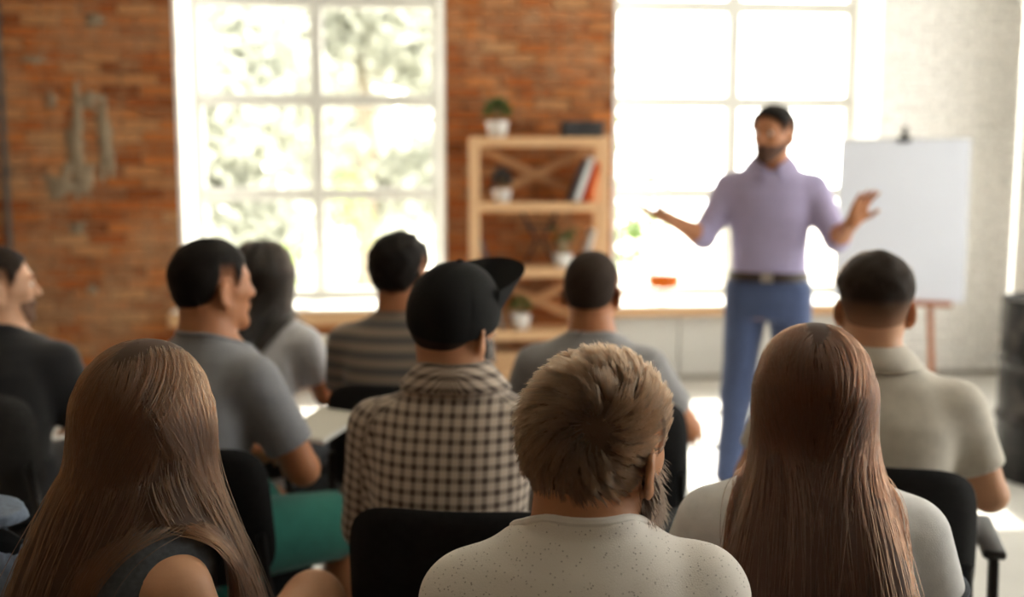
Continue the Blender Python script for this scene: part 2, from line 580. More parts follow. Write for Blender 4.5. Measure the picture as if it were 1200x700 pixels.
# sills: white stone slab with a wooden nosing
for k, (a, b, nose) in enumerate(((w1a, w1b, 0.095), (w2a, w2b, 0.06))):
    s = MB().rbox((a - 0.06, W - 0.09, SILL - 0.02), (b + 0.06, W + 0.0, SILL), 0.004, 1)
    s.box((a + 0.0, W, SILL - 0.05), (b, YG + 0.05, SILL - 0.001))
    t = s.build('trim_%d' % (17 + k), M_sillw); tag(t, kind='structure')
    MB().rbox((a - 0.08, W - 0.10, SILL - 0.02 - nose), (b + 0.08, W - 0.012, SILL - 0.02), 0.006, 2).build('nosing', M_wood, t)

# daylight openings guide the sampler (portals add no light of their own)
def portal(loc, rot, sx, sz):
    l = bpy.data.lights.new('window_portal', 'AREA')
    l.shape = 'RECTANGLE'; l.size = sx; l.size_y = sz
    l.cycles.is_portal = True
    o = bpy.data.objects.new('window_portal', l); COL.objects.link(o)
    o.location = loc; o.rotation_euler = rot
for a, b in ((w1a, w1b), (w2a, w2b)):
    portal(((a + b) / 2, YG + 0.13, (SILL + WIN_TOP) / 2), (-math.pi / 2, 0, 0), b - a, WIN_TOP - SILL)
for (a, b, z0, z1) in SIDE:
    portal((XR + 0.41, (a + b) / 2, (z0 + z1) / 2), (0, math.pi / 2, 0), z1 - z0, b - a)

# ================================================================== outside
M_grass = mat('pale_paving', srgb(214, 210, 198), 0.95, vary=0.1, vscale=2)
tag(MB().box((-40, W + REV + 0.3, -0.9), (40, 60, -0.7)).build('ground', M_grass), kind='structure')
M_bark = mat('tree_bark', srgb(150, 138, 120), 0.9, vary=0.3, vscale=12, bump=0.6, bscale=30)
def leaf_mat(name, c):
    m = bpy.data.materials.new(name); m.use_nodes = True
    nt = m.node_tree; b = nt.nodes['Principled BSDF']
    b.inputs['Roughness'].default_value = 0.6
    geo = node(nt, 'ShaderNodeNewGeometry')
    mx = node(nt, 'ShaderNodeMix', data_type='RGBA')
    mx.inputs[6].default_value = rgba(c); mx.inputs[7].default_value = rgba(tuple(v * 0.55 for v in c))
    nt.links.new(geo.outputs['Random Per Island'], mx.inputs[0])
    nt.links.new(mx.outputs[2], b.inputs['Base Color'])
    tl = node(nt, 'ShaderNodeBsdfTranslucent')
    nt.links.new(mx.outputs[2], tl.inputs['Color'])
    ms = node(nt, 'ShaderNodeMixShader'); ms.inputs[0].default_value = 0.45
    nt.links.new(b.outputs[0], ms.inputs[1]); nt.links.new(tl.outputs[0], ms.inputs[2])
    nt.links.new(ms.outputs[0], nt.nodes['Material Output'].inputs['Surface'])
    return m
M_leaf_a = leaf_mat('haze_pale_leaf', srgb(198, 201, 188))  # overexposure and haze put into the leaf colour, paler than real leaves
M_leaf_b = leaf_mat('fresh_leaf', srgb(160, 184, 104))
def tree(x, y, h, spread, nleaf, lsize, lm, label, seed, trunk=0.10, low=0.3):
    rr = random.Random(seed); g = np.random.default_rng(seed)
    root = empty('tree', (x, y, -0.7))
    t = MB()
    pts = [(0, 0, 0), (0.05 * spread, 0, h * 0.35), (-0.04 * spread, 0.03, h * 0.7), (0.02, 0, h * 0.95)]
    t.tube(pts, [trunk, trunk * .8, trunk * .5, trunk * .15], 8)
    tips = []
    for k in range(11):
        a = rr.random() * 6.28; z0 = h * (low + 0.55 * rr.random())
        L = spread * (0.5 + 0.5 * rr.random())
        e = (math.cos(a) * L, math.sin(a) * L, z0 + L * (0.2 + 0.6 * rr.random()))
        t.tube([(0, 0, z0), (e[0] * .5, e[1] * .5, z0 + (e[2] - z0) * .65), e], [trunk * .35, trunk * .22, trunk * .07], 5)
        tips.append(e)
    t.build('trunk', M_bark, root, smooth=True)
    tips = np.array(tips + [(0, 0, h)])
    c = tips[g.integers(0, len(tips), nleaf)] + g.normal(0, spread * 0.26, (nleaf, 3))
    u = g.normal(size=(nleaf, 3)); u /= np.linalg.norm(u, axis=1)[:, None]
    w = np.cross(u, g.normal(size=(nleaf, 3))); w /= np.linalg.norm(w, axis=1)[:, None]
    s = lsize * (0.6 + 0.8 * g.random((nleaf, 1)))
    vs = np.stack([c - u * s, c + w * s * .45, c + u * s, c - w * s * .45], 1).reshape(-1, 3)
    me = bpy.data.meshes.new('foliage')
    me.from_pydata(vs.tolist(), [], np.arange(nleaf * 4).reshape(-1, 4).tolist())
    o = link('foliage', me, lm, root); tag(o, kind='stuff')
    tag(root, label, 'tree', 'trees beyond the windows')
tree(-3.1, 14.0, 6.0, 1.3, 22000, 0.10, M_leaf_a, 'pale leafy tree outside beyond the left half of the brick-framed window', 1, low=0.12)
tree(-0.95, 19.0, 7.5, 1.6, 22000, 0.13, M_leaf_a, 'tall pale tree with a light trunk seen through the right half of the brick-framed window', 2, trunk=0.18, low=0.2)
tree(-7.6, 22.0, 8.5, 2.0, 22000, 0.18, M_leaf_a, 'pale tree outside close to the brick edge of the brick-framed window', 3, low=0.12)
tree(-0.88, 10.4, 2.5, 0.34, 420, 0.055, M_leaf_b, 'young bright green sapling just outside the brick-framed window', 4, trunk=0.025)
tree(2.0, 11.5, 3.0, 0.55, 700, 0.07, leaf_mat('deep_leaf', srgb(96, 122, 58)), 'sparse small tree outside beyond the window behind the teapot', 5, trunk=0.045)
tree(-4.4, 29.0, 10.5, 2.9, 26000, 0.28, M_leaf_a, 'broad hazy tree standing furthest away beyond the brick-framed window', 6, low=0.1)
# ================================================================== furniture along the wall
SH_Y = W - 0.42               # front of the shelf unit
sx0, sx1 = at_y(552, 300, SH_Y).x, at_y(713, 300, SH_Y).x
SH_T = at_y(632, 160, SH_Y).z
shelf = empty('shelf_unit', ((sx0 + sx1) / 2, SH_Y + 0.15, 0))
sw_, sd_ = (sx1 - sx0) / 2, 0.15
PT = 0.03
for sx in (-1, 1):
    for sy in (-1, 1):
        MB().rbox((sx * (sw_ - PT) - PT, sy * (sd_ - PT / 2) - PT / 2, 0), (sx * (sw_ - PT) + PT, sy * (sd_ - PT / 2) + PT / 2, SH_T), 0.004, 1).build('post', M_woodz, shelf)
lev = [at_y(632, y, SH_Y).z for y in (166, 243, 320, 394)] + [0.10]
for z in lev:
    b = MB().rbox((-sw_ + 2 * PT - 0.002, -sd_ + 0.002, z - 0.03), (sw_ - 2 * PT + 0.002, sd_ - 0.002, z + 0.03 - 0.0), 0.004, 1)
    b.build('shelf_board', M_wood, shelf)
for sx in (-1, 1):
    for z in lev:
        MB().rbox((sx * (sw_ - PT) - PT * .7, -sd_ + PT + .001, z - 0.025), (sx * (sw_ - PT) + PT * .7, sd_ - PT - .001, z + 0.02), 0.003, 1).build('side_rail', M_woodz, shelf)
def brace(z0, z1):
    for s in (-1, 1):
        a = Vector((-s * (sw_ - 2 * PT), sd_ - 0.012 - (0.012 if s > 0 else 0), z0)); c = Vector((s * (sw_ - 2 * PT), a.y, z1))
        d = c - a; L = d.length
        ang = math.atan2(d.z, d.x)
        Mx = Matrix.Translation((a + c) / 2) @ Matrix.Rotation(-ang, 4, 'Y')
        MB().box((-L / 2, -0.006, -0.028), (L / 2, 0.006, 0.028), Mx).build('cross_brace', M_brace, shelf)
brace(lev[1] + 0.03, lev[0] - 0.03); brace(lev[3] + 0.03, lev[2] - 0.03)
tag(shelf, 'tall open wooden shelf unit with crossed back braces against the brick pier', 'shelf')

M_pot = mat('white_pot', srgb(222, 222, 220), 0.4, vary=0.06)
M_soil = mat('soil', srgb(60, 44, 32), 0.95)
M_pgreen = mat('plant_green', srgb(74, 104, 36), 0.6, vary=0.5, vscale=40)
M_pgrey = mat('plant_grey_green', srgb(84, 86, 84), 0.6, vary=0.4, vscale=40)
M_stemg = mat('plant_stem', srgb(96, 100, 60), 0.7)
def ball_plant(x, y, z, r_pot, h_pot, r_ball, leafm, label, seed, spiky=False, tall=1.0):
    root = empty('potted_plant', (x, y, z))
    MB().lathe([(r_pot * .72, 0), (r_pot * .78, 0.004), (r_pot, h_pot), (r_pot * .9, h_pot), (r_pot * .86, h_pot - .012)], 28).build('pot', M_pot, root, smooth=True)
    MB().lathe([(r_pot * .87, h_pot - 0.02), (r_pot * .5, h_pot - 0.01), (0.0005, h_pot - .008)], 20).build('soil', M_soil, root, smooth=True)
    rr = random.Random(seed); b = MB()
    for k in range(420):
        u = rr.uniform(-0.35, 1); a = rr.random() * 6.28; s = math.sqrt(1 - u * u)
        d = Vector((s * math.cos(a), s * math.sin(a), u * tall))
        c = Vector((0, 0, h_pot + r_ball * 0.75 * tall)) + d * r_ball * rr.uniform(.45, .95)
        L = r_ball * (0.34 if not spiky else 0.5)
        e = c + d.normalized() * L
        w = d.cross(Vector((rr.random() - .5, rr.random() - .5, rr.random() - .5))).normalized() * L * .22
        b.add([c, (c + e) / 2 + w, e, (c + e) / 2 - w], [(0, 1, 2, 3)])
    o = b.build('foliage', leafm, root); tag(o, kind='stuff')
    st = MB()
    for k in range(9):
        a = k * .7
        st.tube([(0, 0, h_pot - .01), (math.cos(a) * r_ball * .25, math.sin(a) * r_ball * .25, h_pot + r_ball * .8 * tall)], .002, 4)
    st.build('stem', M_stemg, root)
    tag(root, label, 'potted plant')
SHC = SH_Y + 0.15
def onshelf(px, i): return at_y(px, 200, SHC).x, SHC, lev[i] + 0.0305
x, y, z = onshelf(583, 0); ball_plant(x, y, z, 0.075, 0.105, 0.088, M_pgreen, 'round bright green plant in a white pot on top of the shelf unit', 1)
x, y, z = onshelf(588, 1); ball_plant(x, y, z, 0.065, 0.085, 0.06, M_pgrey, 'dark grey-green succulent in a white pot on the second shelf', 2, True, 1.3)
x, y, z = onshelf(610, 3); ball_plant(x, y, z, 0.068, 0.10, 0.07, M_pgreen, 'green plant in a white pot on the lower shelf beside the cap', 3)
# branching houseplant with a bulbous trunk and a metal support on the third shelf
x, y, z = onshelf(659, 2)
root = empty('potted_houseplant', (x, y - .05, z))
MB().lathe([(.05, 0), (.07, .09), (.062, .09), (.06, .08)], 24).build('pot', M_pot, root, smooth=True)
MB().lathe([(.012, .07), (.03, .10), (.045, .15), (.03, .19), (.012, .22), (.004, .24)], 14).build('stem', mat('bulb_stem', srgb(150, 130, 100), .8, vary=.3, vscale=30), root, smooth=True)
rr = random.Random(4)
for k in range(14):
    a = rr.random() * 6.28; L = rr.uniform(.08, .16); zz = rr.uniform(.16, .25)
    d = Vector((math.cos(a), math.sin(a) * .6, 0)); w = Vector((-d.y, d.x, 0)).normalized() * .022
    p0 = Vector((0, 0, zz)) + d * .02; p1 = p0 + d * L * .5 + Vector((0, 0, .03)); p2 = p0 + d * L + Vector((0, 0, -.01))
    MB().add([p0, p1 + w, p2, p1 - w, p1 + Vector((0, 0, .006))], [(0, 1, 4), (1, 2, 4), (2, 3, 4), (3, 0, 4)]).build('leaf', M_pgreen, root)
tag(root, 'leafy houseplant with a thick stem in a white pot on the third shelf', 'potted plant')
# dark splayed stand on the third shelf
x, y, z = onshelf(634, 2)
st = empty('display_stand', (x, y + .09, z + .014))
for s in (-1, 1):
    MB().tube([(s * .10, 0, 0), (s * .02, 0, .16), (s * .12, 0, .35)], .011, 8).build('leg', M_black, st, smooth=True)
MB().rbox((-.12, -.02, 0.245), (.12, .02, .262), .004, 1).build('crossbar', M_black, st)
tag(st, 'dark splayed metal stand behind the houseplant on the third shelf', 'stand')
# black speaker-like box on top
x, y, z = onshelf(681, 0)
bx_ = empty('storage_box', (x, y, z))
MB().rbox((-.135, -.09, 0), (.135, .09, .085), .006, 2).build('box_body', mat('black_card', (.02, .02, .022), .6), bx_)
MB().rbox((-.139, -.094, .082), (.139, .094, .108), .005, 2).build('lid', mat('black_card_lid', (.026, .026, .028), .55), bx_)
tag(bx_, 'low black lidded box on top of the shelf unit', 'box')
# leaning books
def book(px, i, h, t, d, ang, cm, label, yy=0.0):
    x, y, z = onshelf(px, i)
    root = empty('book', (x, y + yy, z + t / 2 * abs(math.sin(ang)) + .001)); root.rotation_euler = (0, ang, 0)
    for s in (0, 1):
        a = -t / 2 if s == 0 else t / 2 - .003
        MB().box((a, -d / 2, 0), (a + .003, d / 2, h)).build('cover', cm, root)
    MB().box((-t / 2 + .003, d / 2 - .004, 0), (t / 2 - .003, d / 2, h)).build('spine', cm, root)
    MB().box((-t / 2 + .003, -d / 2 + .004, .004), (t / 2 - .003, d / 2 - .004, h - .004)).build('pages', M_page, root)
    root.rotation_euler.rotate_axis('Z', math.pi)
    tag(root, label, 'book', 'books leaning on the shelf unit')
M_page = mat('page_paper', srgb(226, 222, 210), .8)
M_bdark = mat('cover_dark', srgb(58, 62, 70), .5); M_bwhite = mat('cover_white', srgb(214, 216, 216), .5); M_borange = mat('cover_orange', srgb(226, 110, 24), .5); M_bred = mat('cover_red', srgb(196, 52, 20), .5); M_bgrey = mat('cover_grey', srgb(120, 116, 112), .6)
A = math.radians(20)
book(667.0, 1, .30, .022, .2, A, M_bdark, 'dark covered book leaning outermost on the second shelf')
book(673.5, 1, .31, .036, .21, A, M_bwhite, 'thick white book leaning between dark and orange books')
book(682.5, 1, .25, .022, .2, A * .8, M_bred, 'red book leaning beside the orange one on the second shelf')
book(688, 1, .27, .026, .2, A * .75, M_borange, 'orange book leaning at the post end of the second shelf')
book(683, 2, .26, .03, .2, A * .8, M_bwhite, 'white book leaning at the post end of the third shelf')
book(574, 2, .24, .022, .2, -A, M_bdark, 'dark book leaning at the window end of the third shelf')
book(588, 3, .22, .02, .19, -A * .7, M_bgrey, 'grey book leaning at the window end of the lower shelf')
# wooden crate on the bottom board
x, y, z = onshelf(600, 4)
cr = empty('wooden_crate', (x, y, z))
for k in range(2):
    for s in (-1, 1):
        MB().rbox((-.17, s * .115 - .007, .01 + k * .07), (.17, s * .115 + .007, .07 + k * .07), .003, 1).build('slat', M_wood, cr)
        MB().rbox((s * .165 - .007, -.107, .01 + k * .07), (s * .165 + .007, .107, .07 + k * .07), .003, 1).build('slat', M_wood, cr)
MB().box((-.158, -.107, 0), (.158, .107, .01)).build('bottom', M_wood, cr)
tag(cr, 'slatted wooden crate on the bottom board of the shelf unit', 'crate')

# ---- glass teapot with amber tea on a warmer, on the sill
tp = at_y(774, 349, W + 0.10)
tea = empty('glass_teapot', (tp.x, W - 0.0, SILL + 0.001)); tea.scale = (1.3, 1.0, 1.15)
M_pglass = glass_mat('thin_glass', (.96, .97, .97))
M_tglass = bpy.data.materials.new('clear_glass'); M_tglass.use_nodes = True
_b = M_tglass.node_tree.nodes['Principled BSDF']
_b.inputs['Transmission Weight'].default_value = 1.0; _b.inputs['Roughness'].default_value = 0.02; _b.inputs['IOR'].default_value = 1.3
M_tea = mat('amber_tea', srgb(224, 110, 20), 0.15); M_tea.node_tree.nodes['Principled BSDF'].inputs['Transmission Weight'].default_value = 0.12
MB().lathe([(.055, 0), (.078, .02), (.08, .055), (.062, .085), (.058, .086)], 28).build('warmer', M_pglass, tea, smooth=True)
MB().lathe([(.019, .012), (.019, .03), (.002, .031)], 16).build('candle', M_pot, tea, smooth=True)
pot = MB().lathe([(.001, .088), (.072, .09), (.092, .105), (.094, .18), (.075, .235), (.055, .25), (.053, .252)], 32).build('pot_body', M_pglass, tea, smooth=True)
MB().lathe([(.066, .092), (.088, .105), (.091, .19), (.001, .192)], 28).build('tea', M_tea, tea, smooth=True)
MB().lathe([(.055, .252), (.045, .268), (.012, .275), (.014, .29), (.002, .296)], 20).build('lid', M_tglass, tea, smooth=True)
MB().tube([(-.088, 0, .13), (-.125, 0, .17), (-.15, 0, .225), (-.17, 0, .235)], [.016, .012, .009, .008], 10).build('spout', M_tglass, tea, smooth=True)
MB().tube([(.085, 0, .215), (.13, 0, .21), (.14, 0, .16), (.088, 0, .12)], .008, 8).build('handle', M_tglass, tea, smooth=True)
tag(tea, 'clear glass teapot of amber tea on a candle warmer on the sill', 'teapot')

# ---- flip chart on a wooden easel
ed = 7.1
tl = at_d(1066, 159, ed)
EZ = tl.z
eroot = empty('flip_chart', (tl.x - 0.13, tl.y - 0.20, 0), math.radians(-17.0 - 9.0))
BW, BHT = 0.405, 1.05
lean = math.radians(12)
ML = Matrix.Translation((0, 0, EZ - BHT)) @ Matrix.Rotation(-lean, 4, 'X')
M_paper = mat('flip_paper', srgb(210, 216, 230), 0.7, vary=0.03, vscale=3)
MB().rbox((-BW, 0, 0), (BW, 0.018, BHT + 0.01), .003, 1, ML).build('board', mat('chart_board', srgb(190, 192, 196), .5), eroot)
pad = MB()
nx, nz = 12, 14
for i in range(nx + 1):
    for k in range(nz + 1):
        u, v = i / nx, k / nz
        pad.v.append(tuple(ML @ Vector((-BW + 0.008 + u * (2 * BW - .016), -0.006 - 0.006 * math.sin(u * 3.1) * (1 - v) , -0.015 + v * (BHT + .005)))))
for i in range(nx):
    for k in range(nz):
        a = i * (nz + 1) + k
        pad.f.append((a, a + nz + 1, a + nz + 2, a + 1))
po = pad.build('paper_pad', M_paper, eroot, smooth=True, angle=80)
md = po.modifiers.new('thickness', 'SOLIDIFY'); md.thickness = 0.004
cl = MB().rbox((-.04, -.025, BHT - .02), (.04, .03, BHT + .016), .006, 2, ML)
cl.rbox((-.018, -.008, BHT + .01), (.018, .018, BHT + .085), .006, 2, ML)
cl.build('clip', M_black, eroot)
zt = EZ - BHT
M_leg = M_easel
for s in (-1, 1):
    MB().tube([(s * .24, 0.03 - .12, 0.0), (s * .20, .06, zt - 0.02), (s * .10, .29, EZ - .06)], .02, 8).build('leg', M_leg, eroot, smooth=True)
MB().tube([(0, .62, 0.0), (0, .33, EZ - .15)], .018, 8).build('leg', M_leg, eroot, smooth=True)
MB().rbox((-.33, -.045, zt - .045), (.33, .03, zt - .012), .004, 1).build('tray', M_leg, eroot)
MB().rbox((-.30, -.085, .16), (.30, -.055, .195), .004, 1).build('crossbar', M_leg, eroot)
tag(eroot, 'blank white flip chart clipped to a wooden easel behind the speaker', 'flip chart')

# ---- steel drum
dd = 5.1
dp = at_d(1178, 450, dd)
DR = 0.29
drum = empty('oil_drum', (dp.x + DR * math.cos(CAM_YAW) + .015, dp.y - DR * math.sin(CAM_YAW) + .05, 0))
def drum_mat():
    m = mat('worn_black_steel', (0.018, 0.017, 0.016), 0.38, metal=0.55, bump=0.25, bscale=14)
    nt = m.node_tree; b = nt.nodes['Principled BSDF']
    tc = node(nt, 'ShaderNodeTexCoord'); sp = node(nt, 'ShaderNodeSeparateXYZ'); nt.links.new(tc.outputs['Object'], sp.inputs[0])
    n = node(nt, 'ShaderNodeTexNoise'); n.inputs['Scale'].default_value = 7; n.inputs['Detail'].default_value = 6
    nt.links.new(tc.outputs['Object'], n.inputs['Vector'])
    rp = node(nt, 'ShaderNodeMapRange'); rp.inputs['From Min'].default_value = .56; rp.inputs['From Max'].default_value = .70
    nt.links.new(n.outputs['Fac'], rp.inputs['Value'])
    mx = node(nt, 'ShaderNodeMix', data_type='RGBA'); mx.inputs[6].default_value = (.008, .008, .0075, 1); mx.inputs[7].default_value = rgba(srgb(66, 61, 57))
    nt.links.new(rp.outputs[0], mx.inputs[0]); nt.links.new(mx.outputs[2], b.inputs['Base Color'])
    return m
prof = [(DR * .94, 0.012), (DR, 0.0), (DR, .02)]
for z in np.linspace(.03, .86, 60):
    r_ = DR * .985
    for zr in (.30, .585):
        r_ += .014 * math.exp(-((z - zr) / .018) ** 2)
    for zr in (.08, .13, .72, .77, .82):
        r_ += .004 * math.exp(-((z - zr) / .012) ** 2)
    prof.append((r_, float(z)))
prof += [(DR, .875), (DR, .89), (DR * .95, .89), (DR * .94, .868), (0.001, .868)]
MB().lathe(prof, 48).build('drum_body', drum_mat(), drum, smooth=True)
MB().lathe([(.035, .868), (.035, .882), (.02, .885), (.001, .885)], 16, (.16, -.06, 0)).build('bung', M_pipe, drum, smooth=True)
tag(drum, 'dark worn steel oil drum standing by the white wall', 'drum')

# ================================================================== chairs
M_fabric = mat('black_upholstery', (0.012, 0.012, 0.0125), 0.9, vary=0.3, vscale=60, bump=0.3, bscale=500, spec=.25)
M_fabric_grey = mat('charcoal_upholstery', (0.045, 0.043, 0.042), 0.9, vary=0.2, vscale=60, bump=0.3, bscale=500, spec=.25)
M_shell = mat('black_chair_shell', (0.012, 0.012, 0.012), 0.5)
M_steel = mat('black_steel_tube', (0.015, 0.015, 0.016), 0.35, metal=0.4)
SEAT = 0.46
def superpanel(nu, nv, fn):
    """closed two-sided panel; fn(u,v,s) -> point, s = -1 back, +1 front"""
    vs, fs = [], []
    for s in (-1, 1):
        for i in range(nu + 1):
            for k in range(nv + 1):
                vs.append(fn(-1 + 2 * i / nu, -1 + 2 * k / nv, s))
    off = (nu + 1) * (nv + 1)
    g = lambda s, i, k: s * off + i * (nv + 1) + k
    for s in (0, 1):
        for i in range(nu):
            for k in range(nv):
                q = (g(s, i, k), g(s, i + 1, k), g(s, i + 1, k + 1), g(s, i, k + 1))
                fs.append(q if s else q[::-1])
    for i in range(nu):
        fs.append((g(0, i, 0), g(0, i + 1, 0), g(1, i + 1, 0), g(1, i, 0)))
        fs.append((g(0, i, nv), g(1, i, nv), g(1, i + 1, nv), g(0, i + 1, nv)))
    for k in range(nv):
        fs.append((g(0, 0, k), g(1, 0, k), g(1, 0, k + 1), g(0, 0, k + 1)))
        fs.append((g(0, nu, k), g(0, nu, k + 1), g(1, nu, k + 1), g(1, nu, k)))
    return vs, fs
def squircle(u, v, p=5.0):
    m = max(abs(u), abs(v))
    if m < 1e-6: return 0.0, 0.0
    l = (abs(u) ** p + abs(v) ** p) ** (1 / p)
    return u * m / l, v * m / l
def make_chair():
    root = empty('conference_chair')
    def seat_fn(u, v, s):
        a, b = squircle(u, v, 6)
        e = max(abs(u), abs(v))
        t = 0.028 * (1 - e ** 8) + 0.004
        return (a * 0.235, b * 0.215 + 0.02, SEAT - 0.034 + (t if s > 0 else -t * .8) - 0.0)
    MB().add(*superpanel(14, 14, seat_fn)).build('seat', M_fabric, root, smooth=True, angle=80)
    def back_fn(u, v, s):
        a, b = squircle(u, v, 5)
        e = max(abs(u), abs(v))
        t = 0.017 * (1 - e ** 10) + 0.003
        z = 0.72 + b * 0.175
        w = 0.225 - 0.012 * (b + 1) / 2
        y = -0.235 - (z - 0.54) * 0.22 + 0.055 * (a * a)
        return (a * w, y + (t if s > 0 else -t), z)
    MB().add(*superpanel(16, 14, back_fn)).build('backrest', M_fabric, root, smooth=True, angle=80)
    for s in (-1, 1):
        MB().tube([(s * .225, .10, .405), (s * .235, .20, .22), (s * .24, .245, 0.012)], .0115, 8).build('leg', M_steel, root, smooth=True)
        MB().tube([(s * .225, -.06, .405), (s * .235, -.17, .22), (s * .24, -.235, 0.012)], .0115, 8).build('leg', M_steel, root, smooth=True)
        MB().tube([(s * .225, .19, .408), (s * .225, -.17, .408), (s * .218, -.22, .45), (s * .205, -.245, .58), (s * .20, -.262, .68)], .0115, 8).build('side_rail', M_steel, root, smooth=True)
    MB().tube([(-.225, .10, .402), (.225, .10, .402)], .010, 8).build('crossbar', M_steel, root, smooth=True)
    MB().tube([(-.225, -.06, .402), (.225, -.06, .402)], .010, 8).build('crossbar', M_steel, root, smooth=True)
    return root
_chair0 = make_chair()
_chair_used = []
def chair(x, y, rz, label, arms=False, grey=False):
    c = _chair0 if not _chair_used else copy_tree(_chair0)
    _chair_used.append(c)
    c.location = (x, y, 0); c.rotation_euler = (0, 0, rz)
    tag(c, label, 'chair', 'audience chairs')
    if arms:
        for s in (-1, 1):
            MB().tube([(s * .235, -.15, .41), (s * .265, -.17, .55), (s * .27, -.12, .645), (s * .27, .13, .645), (s * .262, .19, .58), (s * .24, .17, .41)], .0125, 8).build('armrest', M_steel, c, smooth=True)
            MB().rbox((s * .27 - .026, -.13, .652), (s * .27 + .026, .14, .676), .01, 2).build('arm_pad', M_shell, c, smooth=True)
    if grey:
        for ch in c.children:
            if ch.name.startswith(('seat', 'backrest')):
                ch.data = ch.data.copy(); ch.data.materials[0] = M_fabric_grey
    return c
# ================================================================== people: implicit surfaces
def smin(a, b, k):
    h = np.clip(0.5 + 0.5 * (b - a) / k, 0, 1)
    return b + (a - b) * h - k * h * (1 - h)
def smax(a, b, k):
    return -smin(-a, -b, k)

class Prim:
    def __init__(self, fn, lo, hi):
        self.fn, self.lo, self.hi = fn, np.array(lo, float), np.array(hi, float)

def p_cone(a, b, ra, rb):
    a = np.array(a, float); b = np.array(b, float); ba = b - a; L2 = max(float(ba @ ba), 1e-9)
    def fn(x, y, z):
        t = np.clip(((x - a[0]) * ba[0] + (y - a[1]) * ba[1] + (z - a[2]) * ba[2]) / L2, 0, 1)
        dx, dy, dz = x - a[0] - t * ba[0], y - a[1] - t * ba[1], z - a[2] - t * ba[2]
        return np.sqrt(dx * dx + dy * dy + dz * dz) - (ra + (rb - ra) * t)
    r = max(ra, rb)
    return Prim(fn, np.minimum(a, b) - r, np.maximum(a, b) + r)

def p_ell(c, r, R=None):
    c = np.array(c, float); r = np.array(r, float)
    Rm = np.array(R, float) if R is not None else None
    def fn(x, y, z):
        dx, dy, dz = x - c[0], y - c[1], z - c[2]
        if Rm is not None:       # columns of R are the local axes
            dx, dy, dz = (Rm[0, 0] * dx + Rm[1, 0] * dy + Rm[2, 0] * dz, Rm[0, 1] * dx + Rm[1, 1] * dy + Rm[2, 1] * dz, Rm[0, 2] * dx + Rm[1, 2] * dy + Rm[2, 2] * dz)
        k0 = np.sqrt((dx / r[0]) ** 2 + (dy / r[1]) ** 2 + (dz / r[2]) ** 2)
        k1 = np.sqrt((dx / r[0] ** 2) ** 2 + (dy / r[1] ** 2) ** 2 + (dz / r[2] ** 2) ** 2) + 1e-9
        return k0 * (k0 - 1) / k1
    m = r.max() if R is not None else r
    return Prim(fn, c - m, c + m)

def p_loft(rows, n=2.3, grow=0.0, zlo=None, zhi=None):
    """rows: (z, half width, half depth, y centre, x centre)"""
    T = np.array(rows, float)
    z0 = T[0, 0] if zlo is None else zlo; z1 = T[-1, 0] if zhi is None else zhi
    def fn(x, y, z):
        a = np.interp(z, T[:, 0], T[:, 1]) + grow; b = np.interp(z, T[:, 0], T[:, 2]) + grow
        yc = np.interp(z, T[:, 0], T[:, 3]); xc = np.interp(z, T[:, 0], T[:, 4])
        q = (np.abs((x - xc) / a) ** n + np.abs((y - yc) / b) ** n + 1e-12) ** (1 / n)
        d = (q - 1) * np.minimum(a, b)
        return np.maximum(d, np.maximum(z0 - z, z - z1))
    w = T[:, 1].max() + grow; b = T[:, 2].max() + grow
    return Prim(fn, (T[:, 4].min() - w, T[:, 3].min() - b, z0), (T[:, 4].max() + w, T[:, 3].max() + b, z1))

def axis(lo, hi, coarse, fine=()):
    """grid coordinates with finer steps inside the ranges (a, b, step)"""
    xs = [lo]
    while xs[-1] < hi:
        x = xs[-1]; s = coarse
        for a, b, st in fine:
            if a - coarse <= x <= b: s = min(s, st)
        xs.append(x + s)
    return np.array(xs, np.float32)

class Field:
    def __init__(self, xs, ys, zs):
        self.ax = (xs, ys, zs)
        self.d = np.full((len(xs), len(ys), len(zs)), 0.2, np.float32)
    def sub(self, lo, hi, m):
        sl = []
        for i in range(3):
            a = self.ax[i]
            i0 = max(0, int(np.searchsorted(a, lo[i] - m)) - 1); i1 = min(len(a), int(np.searchsorted(a, hi[i] + m)) + 1)
            sl.append(slice(i0, i1))
        g = (self.ax[0][sl[0]][:, None, None], self.ax[1][sl[1]][None, :, None], self.ax[2][sl[2]][None, None, :])
        return tuple(sl), g
    def add(self, p, k=0.02):
        sl, g = self.sub(p.lo, p.hi, k + 0.03)
        if self.d[sl].size: self.d[sl] = smin(self.d[sl], p.fn(*g).astype(np.float32), k)
    def cut(self, p, k=0.004):
        sl, g = self.sub(p.lo, p.hi, k + 0.02)
        if self.d[sl].size: self.d[sl] = smax(self.d[sl], -p.fn(*g).astype(np.float32), k)
    def everywhere(self, fn):
        g = (self.ax[0][:, None, None], self.ax[1][None, :, None], self.ax[2][None, None, :])
        self.d = fn(self.d, *g).astype(np.float32)

